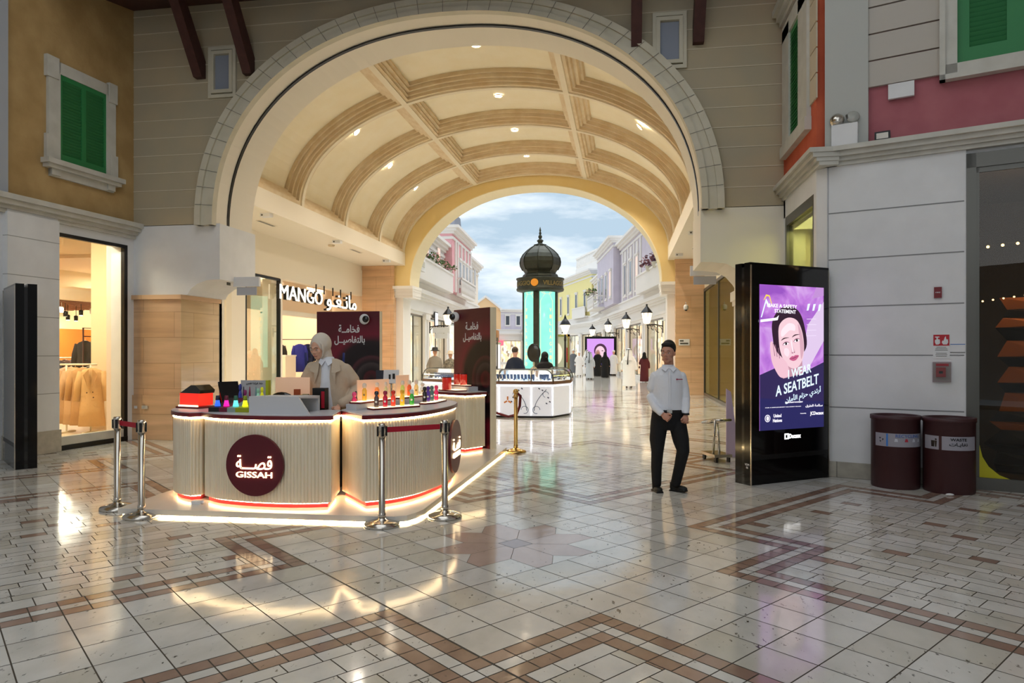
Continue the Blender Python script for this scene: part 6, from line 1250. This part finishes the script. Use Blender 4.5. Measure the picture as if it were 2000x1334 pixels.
# cut the hair away from the brow by sitting it a little up and back
o.location = (0, .010, .012)
sh_ = MB(); rings = [(1.50, .060, .060, 0), (1.465, .115, .078, 0), (1.435, .145, .090, .0), (1.39, .175, .105, .0), (1.33, .182, .115, .0), (1.26, .180, .120, 0), (1.16, .178, .120, 0), (1.06, .176, .122, 0), (.985, .190, .126, 0), (.955, .190, .120, 0)]
def loft(mb, rings, seg=28, mi=0):
    vs = []; n = len(rings)
    for z, rx, ry, yo in rings:
        for k in range(seg): a = 2 * PI * k / seg; vs.append((rx * math.cos(a), yo + ry * math.sin(a), z))
    fs = [(i * seg + k, i * seg + (k + 1) % seg, (i + 1) * seg + (k + 1) % seg, (i + 1) * seg + k) for i in range(n - 1) for k in range(seg)] + [tuple(range(seg)), tuple(range((n - 1) * seg, n * seg))[::-1]]
    return mb.add(vs, fs, mi, True)
loft(sh_, rings)
limb(sh_, [(-.155, .0, 1.37), (-.192, .01, 1.24), (-.202, .0, 1.12), (-.16, -.10, 1.01), (-.105, -.165, .955)], [.060, .058, .054, .048, .040], 14)
limb(sh_, [(.155, .0, 1.37), (.190, .01, 1.24), (.204, .0, 1.12), (.204, -.04, 1.02), (.195, -.075, .945)], [.060, .057, .053, .046, .040], 14)
o = sh_.build('shirt', 'shirt', P); remesh(o, .008, 4); body = o
MB().add([(-.062, -.068, 1.505), (-.004, -.092, 1.475), (-.045, -.112, 1.43), (-.085, -.085, 1.465), (-.062, .0, 1.515)], [(0, 1, 2, 3), (0, 3, 4)]).add([(.062, -.068, 1.505), (.004, -.092, 1.475), (.045, -.112, 1.43), (.085, -.085, 1.465), (.062, .0, 1.515)], [(0, 1, 2, 3), (0, 3, 4)]).build('collar', 'shirt', body).modifiers.new('th', 'SOLIDIFY').thickness = .006
MB().lathe([(.066, 1.465), (.063, 1.512), (.060, 1.512), (.060, 1.465)], seg=24, sy=1.0, cap=False).build('neckband', 'shirt', body)
MB().box(-.012, -.134, .97, .012, -.118, 1.44).build('button_placket', 'shirt', body)
MB().box(.098, -.121, 1.337, .152, -.113, 1.347).ball((.088, -.117, 1.342), .010, sc=(1, .3, 1)).build('chest_logo', mat('logo_red', '9A2C48', .6), body)
tr_ = MB(); loft(tr_, [(.985, .178, .120, 0), (.93, .192, .128, 0), (.86, .200, .134, .01), (.80, .190, .128, .01), (.74, .15, .11, .01)])
limb(tr_, [(-.10, .0, .84), (-.125, -.01, .62), (-.128, -.03, .48), (-.135, .01, .28), (-.130, .03, .09)], [.105, .094, .072, .064, .056], 16)
limb(tr_, [(.105, .0, .84), (.145, -.04, .62), (.165, -.07, .50), (.135, .0, .30), (.100, .06, .10)], [.105, .096, .076, .066, .060], 16)
o = tr_.build('trousers', 'trouser', P); remesh(o, .009, 3)
MB().lathe([(.186, .945), (.190, .95), (.190, .98), (.186, .985)], seg=40, sy=.66, cap=False).build('belt', 'black', P); MB().box(-.03, -.140, .945, .03, -.124, .985).build('buckle', 'chrome', P)
def shoe(parent, c, yaw, L=.27, pitch=0):
    b = MB(); b.ball((0, -.06, .035), .05, 14, 9, sc=(.95, 1.7, .72)); b.ball((0, .04, .05), .046, 14, 9, sc=(.9, 1.1, 1.05)); b.tube([(0, .04, .05), (0, .04, .11)], [.042, .046]); b.box(-.042, -.13, 0, .042, .085, .018)
    o = b.build('shoe', 'shoe', parent); o.location = c; o.rotation_euler = (pitch, 0, yaw); remesh(o, .007, 2); return o
shoe(P, (-.130, .03, .0), rad(12)); shoe(P, (.110, .055, .0), rad(50), pitch=rad(-4))
hand(P, (-.080, -.185, .935), (rad(-30), rad(-48), rad(10)), 1.0, 'skind', 1, .75, 'right_hand'); hand(P, (.193, -.085, .915), (rad(-10), rad(8), 0), .95, 'skind', -1, .9, 'left_hand')
MB().lathe([(.040, -.012), (.043, 0), (.040, .012)], (.196, -.080, .935), 16, sy=.9).build('watch', 'black', P)
# --- woman in the beige jacket
P = thing('person', 'woman in cream headscarf, beige jacket and white shirt behind the kiosk counter', 'person', (-3.28, 7.36, PODZ), rad(8))
H, fo_ = head(P, (-.085, -.10, 1.575), 1, rad(-22), rad(16), 'skin', False)
scm = mat('cream_headscarf', 'DCD0C0', .85, bump=(16, .4, .02)); b = MB()
b.ball((0, .050, .034), .112, 24, 16, sc=(.96, 1.10, 1.12)); b.ball((0, .060, -.075), .094, 20, 14, sc=(.95, .95, 1.3)); b.tube([(0, .055, -.10), (.01, .06, -.19)], [.092, .088], 16)
o = b.build('headscarf', scm, fo_); remesh(o, .006, 2)
b = MB()   # soft edge of scarf around the face
b.tube([(.000 + .082 * math.sin(a), -.034 - .002 * math.cos(a), .0 + .102 * math.cos(a) - .004) for a in [k * PI / 12 for k in range(24)]], .014, 8, closed=True); b.build('scarf_edge', scm, o)
jk = mat('beige_jacket', 'C9B69E', .85, bump=(22, .4, .02)); b = MB()
loft(b, [(1.455, .09, .075, -.02), (1.43, .145, .10, 0), (1.385, .20, .125, .0), (1.32, .235, .14, 0), (1.24, .245, .15, 0), (1.15, .235, .155, 0), (1.02, .235, .16, 0), (.90, .255, .17, 0), (.80, .265, .175, 0), (.76, .26, .17, 0)])
limb(b, [(-.19, 0, 1.345), (-.25, .0, 1.22), (-.29, -.02, 1.10), (-.28, -.16, 1.01), (-.25, -.27, .98)], [.075, .076, .070, .060, .052], 16)
limb(b, [(.185, 0, 1.325), (.26, .02, 1.21), (.315, .03, 1.11), (.27, -.10, 1.0), (.20, -.18, .965)], [.076, .080, .076, .066, .056], 16)
o = b.build('jacket', jk, P); remesh(o, .009, 4); jo = o
b = MB(); loft(b, [(1.475, .062, .06, -.035), (1.44, .075, .085, -.045), (1.36, .085, .105, -.045), (1.2, .085, .118, -.055), (1.05, .10, .12, -.062), (.92, .13, .12, -.068), (.78, .15, .12, -.07)]); o = b.build('shirt', 'shirt', P); remesh(o, .008, 2)
MB().add([(-.06, -.12, 1.455), (0, -.145, 1.43), (-.035, -.165, 1.375), (-.075, -.14, 1.41)], [(0, 1, 2, 3)]).add([(.06, -.12, 1.455), (0, -.145, 1.43), (.035, -.165, 1.375), (.075, -.14, 1.41)], [(0, 1, 2, 3)]).build('collar', 'shirt', o).modifiers.new('th', 'SOLIDIFY').thickness = .006
MB().add([(.07, -.115, 1.46), (.15, -.125, 1.40), (.17, -.15, 1.32), (.12, -.165, 1.30), (.115, -.168, 1.18), (.075, -.172, 1.30)], [(0, 1, 2, 3, 5), (3, 4, 5)]).add([(-.07, -.115, 1.46), (-.15, -.125, 1.40), (-.17, -.15, 1.32), (-.12, -.165, 1.30), (-.115, -.168, 1.18), (-.075, -.172, 1.30)], [(0, 1, 2, 3, 5), (3, 4, 5)]).build('lapels', jk, jo).modifiers.new('th', 'SOLIDIFY').thickness = .008
MB().box(.13, -.172, .955, .24, -.155, .985).build('pocket_flap', jk, jo)
b = MB(); loft(b, [(.80, .20, .14, 0), (.6, .19, .13, 0), (.3, .20, .14, 0), (.03, .21, .15, 0)]); b.build('skirt', 'trouser', P)
hand(P, (-.235, -.33, .972), (rad(-70), 0, rad(-10)), .92, 'skin', 1, .5, 'right_hand'); hand(P, (.165, -.215, .93), (rad(-50), rad(20), 0), .92, 'skin', -1, .6, 'left_hand')
shoe(P, (-.09, 0, 0), 0); shoe(P, (.09, 0, 0), 0)
# --- walkers in the street and passage
def walker(label, loc, h, robe, kind, yaw=0, skin='skin', w=1.0, stride=0):
    P = thing('person', label, 'person', loc, yaw); k = h / 1.75
    b = MB(); b.ball((0, 0, 1.62 * k), .10 * k, 14, 10, sc=(.82, .98, 1.18)); b.tube([(0, .01, 1.54 * k), (0, .01, 1.42 * k)], [.055 * k, .06 * k]); b.ball((0, -.098 * k, 1.60 * k), .017 * k, 8, 6)
    o = b.build('head', skin, P); remesh(o, .012, 1); hd = o
    m = robe
    if kind in ('thobe', 'abaya', 'cloak'):
        b = MB(); loft(b, [(z * k, rx * w * k, ry * w * k, yo) for z, rx, ry, yo in ((1.46, .09, .08, 0), (1.41, .19, .11, 0), (1.30, .225, .13, 0), (1.0, .225, .15, 0), (.7, .235, .165, .0), (.35, .25, .19, 0), (.09 if kind == 'thobe' else .03, .265, .22, 0))], 22)
        for sx in (-1, 1): limb(b, [(sx * .17 * w * k, 0, 1.35 * k), (sx * .27 * w * k, .01, 1.12 * k), (sx * .29 * w * k, -.06 - .05 * sx, .86 * k)], [.062 * k, .062 * k, .058 * k], 10)
        o = b.build('robe', m, P); remesh(o, .018, 2)
    else:
        b = MB(); loft(b, [(z * k, rx * k, ry * k, 0) for z, rx, ry in ((1.47, .08, .07), (1.42, .18, .10), (1.30, .22, .125), (1.1, .21, .13), (.90, .215, .135), (.86, .21, .13))], 22)
        for sx in (-1, 1): limb(b, [(sx * .17 * k, 0, 1.35 * k), (sx * .26 * k, .01, 1.12 * k), (sx * .27 * k, -.07, .88 * k)], [.06 * k, .056 * k, .048 * k], 10)
        o = b.build('jacket', m, P); remesh(o, .014, 2)
        b = MB(); loft(b, [(.92 * k, .18 * k, .12 * k, 0), (.78 * k, .18 * k, .12 * k, 0)]); 
        for sx in (-1, 1): b.tube([(sx * .09 * k, 0, .84 * k), (sx * .10 * k, -.02 + sx * stride * .5, .46 * k), (sx * .10 * k, sx * stride, .08 * k)], [.10 * k, .075 * k, .06 * k], 12)
        o = b.build('trousers', 'trouser', P); remesh(o, .014, 2)
    b = MB()
    for sx in (-1, 1): b.ball((sx * .29 * w * k if kind in ('thobe', 'abaya', 'cloak') else sx * .27 * k, -.08 - .05 * sx if kind in ('thobe', 'abaya', 'cloak') else -.08, .80 * k), .045 * k, 8, 6, sc=(.6, .6, 1.2))
    b.build('hands', skin, P)
    for sx in (-1, 1): MB().ball((sx * .09 * k, -.05 + sx * stride, .045), .05, 10, 6, sc=(.9, 2.0, .8)).build('shoe', 'shoe' if kind not in ('thobe',) else mat('tan_sandal', '5A4030', .6), P)
    return P, hd, k
def ghutra(P, k, m, cord=True):
    b = MB(); b.ball((0, .01, 1.66 * k), .12 * k, 16, 10, sc=(.95, 1.02, .95)); b.tube([(0, .06 * k, 1.62 * k), (0, .10 * k, 1.45 * k), (0, .13 * k, 1.22 * k)], [.115 * k, .15 * k, .17 * k], 14, flat=.5)
    for sx in (-1, 1): b.tube([(sx * .09 * k, .0, 1.64 * k), (sx * .12 * k, .0, 1.48 * k), (sx * .12 * k, -.04, 1.30 * k)], [.05 * k, .06 * k, .05 * k], 10, flat=.6)
    o = b.build('headcloth', m, P); remesh(o, .014, 2)
    if cord: b = MB(); b.tube([(.112 * k * math.cos(a * PI / 10), .01 + .118 * k * math.sin(a * PI / 10), 1.72 * k) for a in range(20)], .014 * k, 6, closed=True); b.tube([(0, .13 * k, 1.71 * k), (.02, .20 * k, 1.4 * k), (.04, .22 * k, 1.05 * k)], [.012, .016, .03], 6); b.build('head_cord', 'black', P)
def veil(P, k, m='abaya'):
    b = MB(); b.ball((0, .012, 1.63 * k), .122 * k, 16, 12, sc=(.92, 1.02, 1.15)); b.tube([(0, .04, 1.58 * k), (0, .05, 1.36 * k)], [.11 * k, .17 * k], 14, flat=.8); o = b.build('veil', m, P); remesh(o, .014, 2)
def cap(P, k, m): MB().lathe([(.098 * k, 1.66 * k), (.10 * k, 1.72 * k), (.07 * k, 1.765 * k), (.02, 1.775 * k)], seg=16).build('cap', m, P)
def shorthair(P, k, m='hair'): b = MB(); b.ball((0, .015, 1.66 * k), .102 * k, 14, 10, sc=(.86, .98, .98)); b.build('hair', m, P)
def brimhat(P, k, m): MB().lathe([(.19 * k, 1.655 * k), (.15 * k, 1.68 * k), (.112 * k, 1.70 * k), (.108 * k, 1.77 * k), (.07 * k, 1.80 * k), (.01, 1.80 * k)], seg=18).build('hat', m, P)
CM = lambda n_, c: mat(n_, c, .85, bump=(14, .3, .02))
th, gb, pk_ = M['thobe'], CM('grey_blue_thobe', 'C2C8D0'), CM('grey_robe', '6E7278')
P, hd, k = walker('person in white thobe and white headcloth with hanging black cord, walking away', (.22, 31.75, 0), 1.78, th, 'thobe', PI - .1, w=1.12, stride=.12); ghutra(P, k, th)
P, hd, k = walker('person in black abaya standing before the purple display down the street', (-1.18, 44.3, 0), 1.66, M['abaya'], 'abaya', PI); veil(P, k)
P, hd, k = walker('person in white thobe right of the one in black abaya', (-.72, 49.3, 0), 1.76, th, 'thobe', PI - .3); cap(P, k, th)
P, hd, k = walker('person in black cloak with red and white headcloth', (-1.75, 47.0, 0), 1.80, M['abaya'], 'cloak', .3); ghutra(P, k, mat('red_check_cloth', 'C8808C', .85, noise=60, col2='E8D0D4'), False)
P, hd, k = walker('person in light grey-blue thobe nearest in the group left of the black abaya', (-2.02, 41.6, 0), 1.64, gb, 'thobe', PI); ghutra(P, k, gb)
P, hd, k = walker('person in white thobe walking left of the grey-blue one', (-2.98, 46.6, 0), 1.66, th, 'thobe', PI); cap(P, k, th)
P, hd, k = walker('person with white headcloth at the back of the walking group', (-2.62, 49.5, 0), 1.80, th, 'thobe', PI); ghutra(P, k, th)
P, hd, k = walker('person in dark grey robe and white cap at the left of the walking group', (-3.72, 51.5, 0), 1.84, pk_, 'thobe', PI); cap(P, k, th)
P, hd, k = walker('person in black standing among the walkers behind the white thobes', (-2.35, 47.8, 0), 1.68, M['abaya'], 'abaya', PI); veil(P, k)
P, hd, k = walker('person in grey pullover and dark brimmed hat walking towards the kiosk', (-6.85, 24.6, 0), 1.76, CM('grey_pullover', '8A8478'), 'suit', .2, stride=.12); brimhat(P, k, CM('dark_hat', '2C2C2C'))
P, hd, k = walker('person in patterned grey-brown jacket and pale brimmed hat beside the one in grey', (-6.52, 25.6, 0), 1.64, mat('camouflage_jacket', '5E5A50', .85, noise=16, col2='A09A88'), 'suit', .1, stride=-.1); brimhat(P, k, CM('pale_hat', 'C8BCA8')); MB().box(-.34, -.12, .88, -.12, .0, 1.02).build('waist_bag', mat('brown_bag', '7A4A30', .6), P)
P, hd, k = walker('person in dark navy suit seen from behind at the jewellery counter', (-2.95, 18.75, 0), 1.76, CM('navy_suit', '182234'), 'suit', PI - .2); shorthair(P, k, mat('grey_brown_hair', '4A3E34', .8))
P, hd, k = walker('person in black veil behind the oval mirror of the jewellery counter', (-2.2, 19.4, 0), 1.62, M['abaya'], 'abaya', .5, w=1.15); veil(P, k)
MB().ball((.38, -.1, .9), .16, 12, 8, sc=(1.1, .7, 1)).build('black_bag', 'black', P)
P, hd, k = walker('person in dark blue shirt standing left of the lit cabinet', (-5.72, 26.0, 0), 1.72, CM('blue_shirt', '2A3A5E'), 'suit', .4); shorthair(P, k)
P, hd, k = walker('person in black behind the blue-shirted one at the lit cabinet', (-5.62, 27.6, 0), 1.78, M['abaya'], 'abaya', -.3); veil(P, k)
P, hd, k = walker('person in dark red clothes far behind the large white thobe', (1.1, 38.5, 0), 1.62, CM('dark_red_dress', '5A2228'), 'abaya', PI); veil(P, k)
